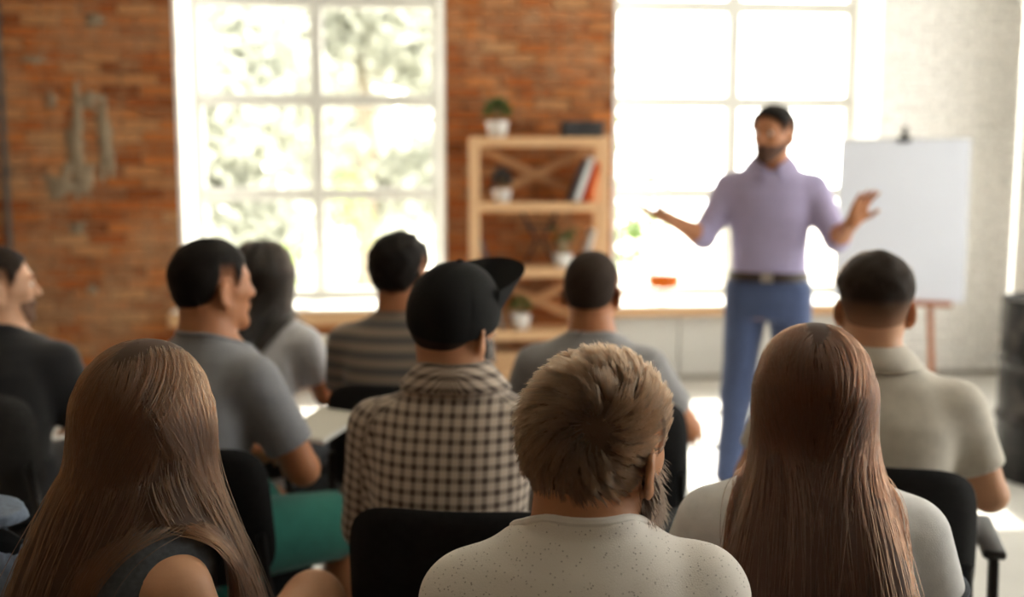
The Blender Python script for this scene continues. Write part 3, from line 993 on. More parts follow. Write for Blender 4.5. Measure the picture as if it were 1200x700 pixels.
def surface_nets(d, xs, ys, zs):
    d = d.copy()
    d[0], d[-1] = np.abs(d[0]) + 1e-4, np.abs(d[-1]) + 1e-4
    d[:, 0], d[:, -1] = np.abs(d[:, 0]) + 1e-4, np.abs(d[:, -1]) + 1e-4
    d[:, :, 0], d[:, :, -1] = np.abs(d[:, :, 0]) + 1e-4, np.abs(d[:, :, -1]) + 1e-4
    s = d < 0
    c = s.astype(np.uint8)
    cs = c[:-1, :-1, :-1] + c[1:, :-1, :-1] + c[:-1, 1:, :-1] + c[1:, 1:, :-1] + c[:-1, :-1, 1:] + c[1:, :-1, 1:] + c[:-1, 1:, 1:] + c[1:, 1:, 1:]
    act = (cs > 0) & (cs < 8)
    I, J, K = np.nonzero(act)
    n = len(I)
    idx = np.full(act.shape, -1, np.int64); idx[I, J, K] = np.arange(n)
    pos = np.zeros((n, 3)); cnt = np.zeros(n)
    X = (xs, ys, zs)
    for ax_ in range(3):
        for o1 in (0, 1):
            for o2 in (0, 1):
                off = [0, 0, 0]; oth = [i for i in range(3) if i != ax_]
                off[oth[0]], off[oth[1]] = o1, o2
                a = [I + off[0], J + off[1], K + off[2]]; b = [q.copy() for q in a]; b[ax_] = b[ax_] + 1
                va, vb = d[a[0], a[1], a[2]], d[b[0], b[1], b[2]]
                m = (va < 0) != (vb < 0)
                t = np.where(m, va / np.where(np.abs(va - vb) < 1e-12, 1, va - vb), 0)
                for q in range(3):
                    ca, cb = X[q][a[q]], X[q][b[q]]
                    pos[:, q] += np.where(m, ca + (cb - ca) * t, 0)
                cnt += m
    pos /= cnt[:, None]
    F_ = []
    # edges along each axis
    for ax_ in range(3):
        sh = [slice(None)] * 3; sh2 = [slice(None)] * 3
        sh[ax_] = slice(0, -1); sh2[ax_] = slice(1, None)
        s0, s1 = s[tuple(sh)], s[tuple(sh2)]
        ch = s0 != s1
        A, B, C = np.nonzero(ch)
        P = [A, B, C]
        u, v = [(1, 2), (2, 0), (0, 1)][ax_]
        ok = (P[u] > 0) & (P[v] > 0) & (P[u] < d.shape[u] - 1) & (P[v] < d.shape[v] - 1)
        P = [q[ok] for q in P]
        flip = ~s0[ch][ok]
        def cell(du, dv):
            Q = [q.copy() for q in P]; Q[u] = Q[u] - du; Q[v] = Q[v] - dv
            return idx[Q[0], Q[1], Q[2]]
        q = np.stack([cell(1, 1), cell(0, 1), cell(0, 0), cell(1, 0)], 1)
        q[flip] = q[flip][:, ::-1]
        F_.append(q)
    return pos, np.concatenate(F_)

def quad_mesh(name, v, q, m=None):
    me = bpy.data.meshes.new(name)
    me.vertices.add(len(v)); me.vertices.foreach_set('co', np.asarray(v, np.float32).ravel())
    me.loops.add(len(q) * 4); me.loops.foreach_set('vertex_index', q.ravel().astype(np.int32))
    me.polygons.add(len(q))
    me.polygons.foreach_set('loop_start', np.arange(0, len(q) * 4, 4, dtype=np.int32))
    me.polygons.foreach_set('use_smooth', np.ones(len(q), bool))
    me.update(calc_edges=True); me.validate()
    if m: me.materials.append(m)
    return me

def field_mesh(name, f, m):
    v, q = surface_nets(f.d, *f.ax)
    return quad_mesh(name, v, q, m), v

def folds(x, y, z, amp, seed=0.0, f=1.0):
    """soft cloth wrinkles as an offset of the surface"""
    s = seed
    w = np.sin(9 * f * x + 3 * z + s) + np.sin(7 * f * z - 4 * x + 1.7 * s)
    w2 = np.sin(14 * f * z + 9 * x * np.cos(s) + 2.2 * w + s) + 0.7 * np.sin(23 * f * x - 15 * z + 1.5 * w + 2 * s + 8 * y)
    w3 = np.sin(38 * f * z + 22 * x + 2.5 * w2 + s * 3) * 0.35
    return amp * (w2 + w3 + 0.5 * w) * 0.4

# ------------------------------------------------------------------ head
def rot(yaw=0, pitch=0, roll=0):
    """yaw to the right, pitch up, roll to the right; local +Y is forward"""
    return np.array((Matrix.Rotation(-yaw, 3, 'Z') @ Matrix.Rotation(pitch, 3, 'X') @ Matrix.Rotation(roll, 3, 'Y')))

def f_ell(x, y, z, c, r):
    dx, dy, dz = (x - c[0]), (y - c[1]), (z - c[2])
    k0 = np.sqrt((dx / r[0]) ** 2 + (dy / r[1]) ** 2 + (dz / r[2]) ** 2)
    k1 = np.sqrt((dx / r[0] ** 2) ** 2 + (dy / r[1] ** 2) ** 2 + (dz / r[2] ** 2) ** 2) + 1e-9
    return k0 * (k0 - 1) / k1
def f_cone(x, y, z, a, b, ra, rb):
    return p_cone(a, b, ra, rb).fn(x, y, z)

def head_sdf(x, y, z, w=1.0, fem=False, face=True, ears=True):
    ax_ = np.abs(x)
    d = f_ell(ax_, y, z, (0, -.014, .026), (.0765 * w, .097, .086))
    d = smin(d, f_ell(ax_, y, z, (0, -.05, -.01), (.060 * w, .052, .065)), .03)
    d = smin(d, f_ell(ax_, y, z, (0, .030, -.028), (.060 * w, .060, .080)), .03)
    jr = .018 if fem else .022
    d = smin(d, f_cone(ax_, y, z, (.046 * w, .0, -.055), (.012, .066, -.100), jr, jr), .025)
    d = smin(d, f_cone(ax_, y, z, (.036, .062, -.018), (.05, .03, -.02), .016, .014), .02)     # cheeks
    if face:
        d = smin(d, f_cone(ax_, y, z, (.0, .082, .022), (.035, .070, .02), .012, .010), .012)    # brow
        d = smax(d, -f_ell(ax_, y, z, (.031, .100, .002), (.017, .018, .011)), .012)             # sockets
        d = smin(d, f_ell(ax_, y, z, (.031, .074, .000), (.013, .0125, .0115)), .004)             # lids
        d = smin(d, f_cone(ax_, y, z, (0, .086, .008), (0, .106, -.028), .008, .0115), .010)      # nose
        d = smin(d, f_ell(ax_, y, z, (.012, .093, -.033), (.008, .011, .008)), .006)
        d = smin(d, f_ell(ax_, y, z, (0, .085, -.058), (.024, .014, .007)), .006)                 # lips
        d = smin(d, f_ell(ax_, y, z, (0, .083, -.070), (.020, .014, .007)), .006)
        d = smin(d, f_ell(ax_, y, z, (0, .074, -.102), (.017, .017, .016)), .014)                 # chin
    if ears:
        ex = (.0765 * w - .001)
        c, s = math.cos(.45), math.sin(.45)
        # ear-local: e1 outward-back, turned from the skull
        lx = (ax_ - ex - .006) * c + (y + .012) * s
        ly = -(ax_ - ex - .006) * s + (y + .012) * c
        lz = z + .020 - 0.12 * (y + .012)
        e = f_ell(lx, ly, lz, (0, -.006, 0.004), (.0065, .021, .030))
        e = smin(e, f_ell(lx, ly, lz, (-.001, .002, -.024), (.006, .010, .012)), .008)
        e = smax(e, -f_ell(lx, ly, lz, (.006, .0, .003), (.006, .011, .018)), .004)
        d = smin(d, e, .006)
    return d

def skull(x, y, z, w=1.0):
    """smooth head without features, for hair and hats"""
    return head_sdf(x, y, z, w, face=False, ears=False)

# hairline: height above which hair grows, over the depth of the head
HL_SHORT = [(-.14, -.085), (-.07, -.078), (-.045, -.055), (-.030, -.010), (-.024, .028), (.012, .028), (.020, -.004), (.034, -.002), (.044, .034), (.066, .066), (.085, .082), (.12, .10)]
HL_LONG = [(-.14, -.085), (-.05, -.07), (-.03, -.03), (.03, -.01), (.05, .035), (.072, .072), (.12, .10)]
HL_FADE = [(-.14, -.080), (-.07, -.074), (-.045, -.055), (-.030, -.010), (-.024, .028), (.012, .028), (.020, -.004), (.034, -.002), (.044, .034), (.066, .066), (.085, .082), (.12, .10)]

def hair_thick(x, y, z, line, T, side=0.4, ramp=0.05):
    L = np.array(line)
    h = z - np.interp(y, L[:, 0], L[:, 1])
    up = np.clip((z + .02) / .09, 0, 1); up = up * up * (3 - 2 * up)
    full = T * (side + (1 - side) * up)
    t = np.clip(h / (ramp * np.clip(1 - (y - .02) / .04, .25, 1)), 0, 1)
    return np.where(h > 0, .0008 + (full - .0008) * t ** .75, -.006 + .0068 * np.clip(1 + h / .006, 0, 1))

# ------------------------------------------------------------------ hands
def hand_prims(wrist, fdir, pnorm, thumb, curl=0.5, spread=0.12, scale=1.0):
    """fdir: towards the fingers; pnorm: out of the back of the hand; thumb: +1/-1 side along cross(fdir, pnorm)"""
    f = np.array(fdir, float); f /= np.linalg.norm(f)
    n = np.array(pnorm, float); n -= f * (n @ f); n /= np.linalg.norm(n)
    s = np.cross(f, n) * thumb
    W_ = np.array(wrist, float); k = scale
    out = []
    P = lambda a, b, c: W_ + f * a * k + s * b * k + n * c * k
    out.append((p_cone(P(0, 0, 0), P(.03, 0, 0), .026 * k, .026 * k), .02))
    for b in (-.028, -.009, .010, .028):
        out.append((p_cone(P(.02, b * .7, 0), P(.088, b, 0), .015 * k, .0125 * k), .010))
    out.append((p_cone(P(.025, .02, -.008), P(.06, .028, -.008), .016 * k, .013 * k), .012))
    for i, (b, L, r) in enumerate(((.030, .072, .0088), (.010, .080, .0090), (-.010, .075, .0086), (-.029, .058, .0078))):
        p = P(.088, b, 0); ang = 0.0; sp = spread * (b / .03)
        for j, (q, cfac) in enumerate(((.46, .55), (.30, 1.0), (.24, .8))):
            ang += curl * cfac
            dirv = (f * math.cos(ang) - n * math.sin(ang)); dirv = dirv * math.cos(sp) + s * math.sin(sp)
            e = p + dirv * L * q * k
            out.append((p_cone(p, e, r * k * (1 - .06 * j), r * k * (.94 - .08 * j)), .003))
            p = e
    p = P(.022, .030, -.008)
    for (a, b, c, r0, r1) in ((.030, .026, -.010, .0125, .0105), (.028, .012, -.010, .0105, .0088)):
        e = p + (f * a + s * b + n * c) * k
        out.append((p_cone(p, e, r0 * k, r1 * k), .006)); p = e
    return out

# ------------------------------------------------------------------ body tables
def torso_rows(zb, zs, sw, lean, g=1.0, fem=False, hip=1.0, curve=0.02):
    L = zs - zb
    def yc(u): return lean * max(u, 0) ** 1.4 - curve * math.sin(min(max(u, 0), 1) * math.pi) * 1.0
    R = []
    if fem:
        prof = [(0.0, .165 * hip, .125), (.14, .172 * hip, .125), (.34, .135, .10), (.5, .13, .097), (.72, .145, .11), (.88, .155, .108)]
    else:
        prof = [(0.0, .165 * hip, .125), (.14, .170 * hip, .128), (.34, .152, .115), (.5, .152, .113), (.72, .165, .118), (.88, .172, .115)]
    for u, a, b in prof:
        R.append((zb + u * L, a * g * (1 + (sw / .172 - 1) * u), b * g, yc(u), 0))
    k = sw / .172
    top = [(-.015, .170 * k, .102), (.018, .150 * k, .090), (.042, .115 * k, .076), (.062, .082 * k, .066)]
    for dz, a, b in top:
        R.append((zs + dz, a * (1 + (g - 1) * .5), b * (1 + (g - 1) * .5), yc(1 + dz / L), 0))
    nr = .049 if fem else .058
    R.append((zs + .085, nr + .008, nr + .006, yc(1) + .012, 0))
    R.append((zs + .12, nr, nr, yc(1) + .022, 0))
    R.append((zs + .17, nr * .97, nr * .97, yc(1) + .032, 0))
    return R

SKIN = {}
def skin_mat(name, c):
    if name not in SKIN:
        SKIN[name] = mat('skin_' + name, c, 0.5, vary=0.12, vscale=14, bump=0.06, bscale=300, spec=0.35, sss=0.12)
    return SKIN[name]

class Person:
    """a seated or standing figure in its own frame: forward +Y, floor at z 0"""
    def __init__(self, px, py_top, dist, body_app, head_app, **kw):
        self.kw = kw
        g = kw.get
        self.fem = g('fem', False)
        top = at_d(px, py_top, dist)
        az = azimuth(px)
        self.yaw = az + math.radians(body_app)
        hy = math.radians(head_app - body_app)
        self.H = top.z - g('hair_top', .012)
        hs = g('head_scale', 1.0); self.hs = hs
        self.hz = self.H - .112 * hs
        self.standing = g('standing', False)
        self.zb = g('hip_z', SEAT + .008)
        self.zs = g('shoulder_z', self.H - (.305 if not self.fem else .30) + g('neck_short', 0.0))
        self.lean = g('lean', .05)
        self.sw = g('sw', .172 if not self.fem else .145)
        self.g = g('girth', 1.0)
        self.rows = torso_rows(self.zb, self.zs, self.sw, self.lean, self.g, self.fem, g('hip', 1.0), g('curve', .02))
        ysh = self.rows[6][3]
        self.ysh = ysh
        self.hc = np.array((g('head_dx', 0.0), ysh + .045 + g('head_fwd', 0.0), self.hz))
        self.R = rot(hy, math.radians(g('pitch', 0)), math.radians(g('roll', 0)))
        # root so that the head stands at the pixel
        c, s = math.cos(-self.yaw), math.sin(-self.yaw)
        hx, hyy = self.hc[0], self.hc[1] - .01
        self.loc = (top.x - (hx * c - hyy * s), top.y - (hx * s + hyy * c), 0)
        if 'loc' in kw: self.loc = kw['loc']
        self.root = empty('person', self.loc, -self.yaw)
        tag(self.root, kw['label'], 'person', g('group', 'seated audience'))
        self.w = g('head_w', 1.0)
        self.arms = {}
        for s, nm in ((-1, 'L'), (1, 'R')):
            sh = np.array((s * (self.sw + .012), ysh + .0, self.zs - .04))
            el = np.array(g('elbow' + nm, (s * .255, ysh + .06, self.zs - .31)), float)
            wr = np.array(g('wrist' + nm, (s * .13, ysh + .27, self.zb + .19)), float)
            self.arms[nm] = (s, sh, el, wr)
        self.legs = {}
        for s, nm in ((-1, 'L'), (1, 'R')):
            hp = np.array((s * .092, .02, self.zb + .112))
            kn = np.array(g('knee' + nm, (s * .12, .43, SEAT + .075)), float)
            an = np.array(g('ankle' + nm, (s * .12, .40, .085)), float)
            self.legs[nm] = (s, hp, kn, an)

    # ---- head frame helpers
    def to_head(self, x, y, z):
        dx, dy, dz = x - self.hc[0], y - self.hc[1], z - self.hc[2]
        R = self.R; k = 1 / self.hs
        return ((R[0, 0] * dx + R[1, 0] * dy + R[2, 0] * dz) * k, (R[0, 1] * dx + R[1, 1] * dy + R[2, 1] * dz) * k, (R[0, 2] * dx + R[1, 2] * dy + R[2, 2] * dz) * k)
    def from_head(self, p):
        return (np.asarray(p) * self.hs) @ self.R.T + self.hc
    def head_box(self, m=.02):
        r = .16 * self.hs + m
        return self.hc - r, self.hc + r

    def body(self, skin, coarse=.011, fine=.0055):
        kw = self.kw
        lo_h, hi_h = self.hc - .135, self.hc + .135
        pts = [self.hc]
        fx = [(lo_h[0], hi_h[0], fine)]; fy = [(lo_h[1], hi_h[1], fine)]; fz = [(lo_h[2], hi_h[2], fine)]
        for nm, (s, sh, el, wr) in self.arms.items():
            for a, f_ in ((0, fx), (1, fy), (2, fz)):
                f_.append((wr[a] - .11, wr[a] + .11, fine))
        lo = np.array((-.42, -.30, 0.0)); hi = np.array((.42, .42, self.H + .03))
        for nm in 'LR':
            for p in (self.arms[nm][2], self.arms[nm][3], self.legs[nm][1], self.legs[nm][2], self.legs[nm][3]):
                lo = np.minimum(lo, p - .20); hi = np.maximum(hi, p + .20)
        lo[2] = 0.0
        F_ = Field(axis(lo[0], hi[0], coarse, fx), axis(lo[1], hi[1], coarse, fy), axis(lo[2] - .03, hi[2], coarse, fz))
        F_.add(p_loft(self.rows), .02)
        ysh = self.ysh
        nb = self.from_head((0, -.035, -.07))
        nr = .047 if self.fem else .056
        F_.add(p_cone((0, ysh + .005, self.zs + .03), nb, nr + .004, nr), .03)
        for nm, (s, sh, el, wr) in self.arms.items():
            q = .86 if self.fem else 1.0
            q *= kw.get('arm_g', 1.0)
            F_.add(p_cone(sh, el, .055 * q, .042 * q), .035)
            mid = el * .7 + wr * .3
            F_.add(p_cone(el, mid, .041 * q, .042 * q), .012)
            F_.add(p_cone(mid, wr, .042 * q, .027 * q), .015)
            hd = kw.get('hand' + nm)
            if hd is None:
                fd = (wr - el); hd = dict(f=fd + np.array((0, .1, -.05)), n=(s * .15, 0, 1), curl=.45)
            for p, k in hand_prims(wr, hd['f'], hd['n'], hd.get('thumb', 1 if s < 0 else -1), hd.get('curl', .4), hd.get('spread', .1), .92 if self.fem else 1.0):
                F_.add(p, k)
        for nm, (s, hp, kn, an) in self.legs.items():
            F_.add(p_cone(hp, kn, .085, .058), .03)
            mid = kn * .68 + an * .32
            F_.add(p_cone(kn, mid, .055, .056), .02); F_.add(p_cone(mid, an, .056, .038), .02)
            fd = kw.get('foot', (0, 1, 0)); fd = np.array(fd, float)
            F_.add(p_cone(an + np.array((0, 0, -.035)), an + fd * .14 + np.array((0, 0, -.05)), .038, .026), .02)
        hb = Prim(lambda x, y, z: head_sdf(*self.to_head(x, y, z), self.w, self.fem) * self.hs, *self.head_box(0))
        F_.add(hb, .022)
        me, v = field_mesh('body', F_, skin)
        self.bodyo = link('body', me, None, self.root)
        # eyes
        if kw.get('eyes'):
            for s in (-1, 1):
                c = self.from_head((s * .031, .078, .001))
                b = MB()
                b.lathe([(.0001, -.0105), (.006, -.0086), (.0095, -.0045), (.0105, 0), (.0095, .0045), (.006, .0086), (.0001, .0105)], 14, tuple(c))
                e = b.build('eye', M_eye, self.root, smooth=True)
                p = self.from_head((s * .031, .0875, .001))
                b = MB(); b.lathe([(.0001, -.0045), (.0035, -.003), (.0045, 0), (.0035, .003), (.0001, .0045)], 10, tuple(p)); b.build('iris', M_iris, e, smooth=True)
        if kw.get('brows'):
            for s in (-1, 1):
                b = MB(); b.tube([tuple(self.from_head((s * x, y, z))) for x, y, z in ((.014, .0925, .021), (.028, .091, .027), (.046, .078, .022))], [.004, .0048, .002], 6)
                b.build('eyebrow', kw['brows'], self.root, smooth=True)
        return self.bodyo

    # ---- clothing
    def top(self, m, sleeve=.6, grow=.013, hem=None, neck=.058, step=.008, amp=.0035, seed=1.0, name='shirt', sleeve_r=.016, front_drop=.55, cuff_m=None, uv=False):
        hem = self.zb + .03 if hem is None else hem
        lo = np.array((-.40, -.33, hem - .03)); hi = np.array((.40, .40, self.zs + .14))
        for nm in 'LR':
            lo = np.minimum(lo, self.arms[nm][2] - .12); hi = np.maximum(hi, self.arms[nm][2] + .12)
            if sleeve > 1: lo = np.minimum(lo, self.arms[nm][3] - .1); hi = np.maximum(hi, self.arms[nm][3] + .1)
        F_ = Field(axis(lo[0], hi[0], step), axis(lo[1], hi[1], step), axis(lo[2], hi[2], step))
        F_.add(p_loft(self.rows, 2.3, grow, zlo=hem, zhi=self.zs + .16), .02)
        q = .86 if self.fem else 1.0
        q *= self.kw.get('arm_g', 1.0)
        ends = []
        for nm, (s, sh, el, wr) in self.arms.items():
            if sleeve <= 0: continue
            e = sh + (el - sh) * min(sleeve, 1.0)
            re = .055 * q + (.042 - .055) * q * min(sleeve, 1)
            F_.add(p_cone(sh, e, .055 * q + grow * .95, re + sleeve_r), .04)
            dirv = (el - sh) / np.linalg.norm(el - sh)
            if sleeve > 1:
                e2 = el + (wr - el) * (sleeve - 1)
                F_.add(p_cone(el, e2, .042 * q + sleeve_r, .038 * q + sleeve_r), .015)
                dirv = (wr - el) / np.linalg.norm(wr - el); e = e2; re = .038 * q
            ends.append((e, dirv, re + sleeve_r, nm))
        # wrinkles
        sd = seed
        F_.everywhere(lambda d, x, y, z: d + folds(x, y, z, amp, sd))
        # square sleeve ends
        for e, dv, r, nm in ends:
            pr = Prim(lambda x, y, z, e=e, dv=dv: np.maximum(-((x - e[0]) * dv[0] + (y - e[1]) * dv[1] + (z - e[2]) * dv[2]),
                      np.sqrt((x - e[0]) ** 2 + (y - e[1]) ** 2 + (z - e[2]) ** 2) - .105), e - .1, e + .1)
            F_.cut(pr, .003)
        yn = self.ysh + .01; zn = self.zs + neck
        self.neck = (yn, zn, front_drop)
        # neckline: a tilted plane, lower in front
        F_.everywhere(lambda d, x, y, z: smax(d, (z - zn + np.clip((y - yn), -.05, .2) * front_drop) , .003))
        # hollow behind the neckline so that the neck stands free of the cloth
        me, v = field_mesh(name, F_, m)
        o = link(name, me, None, self.root)
        if uv: self.cloth_uv(me, v, ends)
        self.shirt = o
        return o

    def cloth_uv(self, me, v, ends):
        """flat cloth coordinates: round the trunk and down, or round the sleeve and along it"""
        T = np.array(self.rows)
        x, y, z = v[:, 0], v[:, 1], v[:, 2]
        a = np.interp(z, T[:, 0], T[:, 1]); b = np.interp(z, T[:, 0], T[:, 2]); yc = np.interp(z, T[:, 0], T[:, 3])
        ang = np.arctan2(x / a, -(y - yc) / b)
        u = np.where(np.abs(ang) < 1.0, x, np.sign(x) * (.1 + np.abs(ang) * .125)); w = z + 0 * x
        dt = p_loft(self.rows, 2.3).fn(x, y, np.clip(z, T[0, 0], T[-1, 0]))
        for nm, (s, sh, el, wr) in self.arms.items():
            for (p0, p1, r0, off) in ((sh, el, .05, 0.0), (el, wr, .04, np.linalg.norm(el - sh))):
                dc = p_cone(p0, p1, r0, .04).fn(x, y, z)
                ax_ = (p1 - p0) / np.linalg.norm(p1 - p0)
                rel = v - p0
                t = rel @ ax_
                e1 = np.cross(ax_, (0, 1, 0)); e1 /= np.linalg.norm(e1); e2 = np.cross(ax_, e1)
                an = np.arctan2(rel @ e1, rel @ e2)
                mk = (dc < dt - .006) & (np.abs(x) > self.sw * .9)
                u = np.where(mk, an * .055, u); w = np.where(mk, 5.0 + t + off, w); dt = np.where(mk, dc, dt)
        at = me.attributes.new('cloth', 'FLOAT_VECTOR', 'POINT')
        at.data.foreach_set('vector', np.stack([u, w, 0 * u], 1).astype(np.float32).ravel())

    def neckband(self, m, r=.006, name='neckband', lift=.0):
        yn, zn, fd = self.neck
        T = np.array(self.rows); pts = []
        for k in range(40):
            t = 2 * math.pi * k / 40
            z = zn
            for _ in range(6):
                a = np.interp(z, T[:, 0], T[:, 1]) + .010; b = np.interp(z, T[:, 0], T[:, 2]) + .010; yc = np.interp(z, T[:, 0], T[:, 3])
                x = a * math.cos(t); y = yc + b * math.sin(t)
                z = zn - min(max(y - yn, -.05), .2) * fd
            pts.append((x, y, z - .001 + lift))
        MB().tube(pts, r, 8, closed=True).build(name, m, self.root, smooth=True)

    def collar(self, m, h=.035, flap=.05, name='collar', uv=False):
        """turned-down shirt collar: a stand and a fall around the neck, open in front"""
        yn, zn, fd = self.neck
        T = np.array(self.rows)
        nr = .058 if not self.fem else .05
        vs, fs = [], []
        N = 44
        for k in range(N + 1):
            t = math.radians(95 + 20) + (math.radians(360 - 40)) * k / N       # gap in front (+Y)
            cx, cy = math.cos(t), math.sin(t)
            yb = self.ysh + .016
            front = max(0, cy)
            zt = zn + h - front * .055
            prof = [(nr + .010, zt - h * .8), (nr + .008, zt - .004), (nr + .012, zt), (nr + .018, zt - .004), (nr + .030 + .012 * abs(cx), zt - flap * .55), (nr + .040 + .022 * abs(cx), zt - flap - front * .012), (nr + .037 + .022 * abs(cx), zt - flap - .004 - front * .012), (nr + .024, zt - flap * .6)]
            for r_, z in prof:
                vs.append((r_ * cx, yb + r_ * cy * (1.0 if cy < 0 else 1.05), z))
        n = 8
        for k in range(N):
            for j in range(n - 1):
                fs.append((k * n + j, (k + 1) * n + j, (k + 1) * n + j + 1, k * n + j + 1))
        o = MB().add(vs, fs).build(name, m, self.root, smooth=True, angle=70)
        sd = o.modifiers.new('thickness', 'SOLIDIFY'); sd.thickness = .002
        at = o.data.attributes.new('cloth', 'FLOAT_VECTOR', 'POINT')
        v = np.array(vs); ang = np.arctan2(v[:, 0], -v[:, 1])
        at.data.foreach_set('vector', np.stack([ang * .09, v[:, 2] * 1.0, 0 * ang], 1).astype(np.float32).ravel())
        return o

    def bottoms(self, m, length=2.0, grow=.014, step=.011, amp=.003, seed=2.0, name='trousers', waist=None, grow_leg=None):
        """length 1 = to the knee, 2 = to the ankle"""
        waist = self.zb + .14 if waist is None else waist
        gl = grow if grow_leg is None else grow_leg
        lo = np.array((-.30, -.22, .02)); hi = np.array((.30, .3, waist + .12))
        for nm in 'LR':
            for p in self.legs[nm][1:]:
                lo = np.minimum(lo, p - .13); hi = np.maximum(hi, p + .13)
        lo[2] = max(lo[2], .0)
        F_ = Field(axis(lo[0], hi[0], step), axis(lo[1], hi[1], step), axis(lo[2], hi[2], step))
        F_.add(p_loft(self.rows, 2.3, grow * .5, zlo=self.zb, zhi=waist), .02)
        for nm, (s, hp, kn, an) in self.legs.items():
            if length < 1:
                e = hp + (kn - hp) * length
                F_.add(p_cone(hp, e, .085 + gl, .066 + gl * 1.4), .03)
            else:
                F_.add(p_cone(hp, kn, .085 + gl, .058 + gl), .03)
                if length > 1.05:
                    e = kn + (an - kn) * min(length - 1, 1)
                    F_.add(p_cone(kn, e, .057 + gl, .048 + gl), .03)
        F_.everywhere(lambda d, x, y, z: np.maximum(d + folds(x, y * 1.3, z, amp, seed), z - (waist if self.standing else waist + .12)))
        for nm, (s, hp, kn, an) in self.legs.items():
            if length < 1.05:
                e = hp + (kn - hp) * min(length, 1); dv = (kn - hp) / np.linalg.norm(kn - hp)
            else:
                e = kn + (an - kn) * min(length - 1, 1); dv = (an - kn) / np.linalg.norm(an - kn)
            pr = Prim(lambda x, y, z, e=e, dv=dv: np.maximum(-((x - e[0]) * dv[0] + (y - e[1]) * dv[1] + (z - e[2]) * dv[2]),
                      np.sqrt((x - e[0]) ** 2 + (y - e[1]) ** 2 + (z - e[2]) ** 2) - .14), e - .13, e + .13)
            F_.cut(pr, .003)
        me, v = field_mesh(name, F_, m)
        return link(name, me, None, self.root)

    def shoes(self, m, sole=None):
        fd = np.array(self.kw.get('foot', (0, 1, 0)), float)
        for nm, (s, hp, kn, an) in self.legs.items():
            a = an
            base = a[2] - .085
            lo = np.array((a[0] - .08, a[1] - .10, base)); hi = np.array((a[0] + .08, a[1] + .24, a[2] + .06))
            lo = np.minimum(lo, a + fd * .2 - .08); hi = np.maximum(hi, a + fd * .2 + .08)
            F_ = Field(axis(lo[0], hi[0], .007), axis(lo[1], hi[1], .007), axis(base - .01, hi[2], .007))
            up = np.array((0, 0, 1.0))
            F_.add(p_cone(a - fd * .035 - up * .04, a + fd * .06 - up * .035, .044, .046), .02)
            F_.add(p_cone(a + fd * .05 - up * .045, a + fd * .155 - up * .052, .045, .036), .02)
            F_.add(p_cone(a - fd * .005 - up * .03, a - fd * .004 + up * .02, .046, .046), .02)
            F_.everywhere(lambda d, x, y, z: smax(smax(d, base + .002 - z, .006), z - (a[2] + .01), .004))
            me, v = field_mesh('shoe', F_, m)
            link('shoe', me, None, self.root)

    # ---- hair
    def hair_shell(self, m, T=.016, line=HL_SHORT, side=.4, step=.005, rough=.002, seed=0.0, name='hair', ramp=.05, bump_f=90, cover=.035):
        lo, hi = self.head_box(.01)
        F_ = Field(axis(lo[0], hi[0], step), axis(lo[1], hi[1], step), axis(lo[2], hi[2], step))
        def fn(d, x, y, z):
            hx, hy, hz = self.to_head(x, y, z)
            t = hair_thick(hx, hy, hz, line, T, side, ramp)
            nz = rough * (np.sin(bump_f * hx + 2 * np.sin(61 * hz + seed) + seed) * np.sin(bump_f * .8 * hy + 1.3 * seed) + np.sin(bump_f * 1.1 * hz + 2 * np.sin(50 * hx)) * .7)
            return skull(hx, hy, hz, self.w) * self.hs - t - nz * np.clip(t / .008, 0, 1)
        F_.everywhere(fn)
        me, v = field_mesh(name, F_, m)
        self.hair = link(name, me, None, self.root)
        hx, hy, hz = self.to_head(v[:, 0], v[:, 1], v[:, 2]); L_ = np.array(line)
        cov = np.clip((hz - np.interp(hy, L_[:, 0], L_[:, 1])) / (cover * np.clip(1 - (hy - .02) / .04, .12, 1)), 0, 1)
        at = me.attributes.new('cover', 'FLOAT', 'POINT'); at.data.foreach_set('value', cov.astype(np.float32))
        return self.hair

    def hair_roots(self, n, line, rng, zmin=-1):
        """points on the bare scalp inside the hairline, with outward normals (head frame)"""
        out = []
        while sum(len(a) for a in out) < n:
            d = rng.normal(size=(n * 3, 3)); d /= np.linalg.norm(d, axis=1)[:, None]
            c = np.array((0, -.014, .02))
            lo = np.full(len(d), .03); hi = np.full(len(d), .16)
            for _ in range(18):
                mi = (lo + hi) / 2; p = c + d * mi[:, None]
                s = skull(p[:, 0], p[:, 1], p[:, 2], self.w)
                lo = np.where(s < 0, mi, lo); hi = np.where(s < 0, hi, mi)
            p = c + d * hi[:, None]
            L = np.array(line)
            ok = (p[:, 2] > np.interp(p[:, 1], L[:, 0], L[:, 1]) + .002) & (p[:, 2] > zmin)
            out.append(p[ok])
        p = np.concatenate(out)[:n]
        return p, self.skull_normal(p)
    def skull_normal(self, p, e=.002):
        g = np.stack([skull(p[:, 0] + (e if i == 0 else 0), p[:, 1] + (e if i == 1 else 0), p[:, 2] + (e if i == 2 else 0), self.w) -
                      skull(p[:, 0] - (e if i == 0 else 0), p[:, 1] - (e if i == 1 else 0), p[:, 2] - (e if i == 2 else 0), self.w) for i in range(3)], 1)
        return g / (np.linalg.norm(g, axis=1)[:, None] + 1e-9)

    def strands(self, m, n, line, length, crown=(0, -.075, .085), swirl=.35, lift=.35, seg=6, r0=.0004, r1=.00012, seed=3, clumps=0, side_len=.5, jitter=.25, name='strands', gravity=0.0, clump_k=.5, bend=.35, mess=.25):
        rng = np.random.default_rng(seed)
        p, nr = self.hair_roots(n, line, rng)
        c = np.array(crown)
        aw = p - c; aw -= nr * np.sum(aw * nr, 1)[:, None]; aw /= np.linalg.norm(aw, axis=1)[:, None] + 1e-6
        tw = np.cross(nr, aw)
        fall = np.exp(-np.linalg.norm(p - c, axis=1) / .05)[:, None]
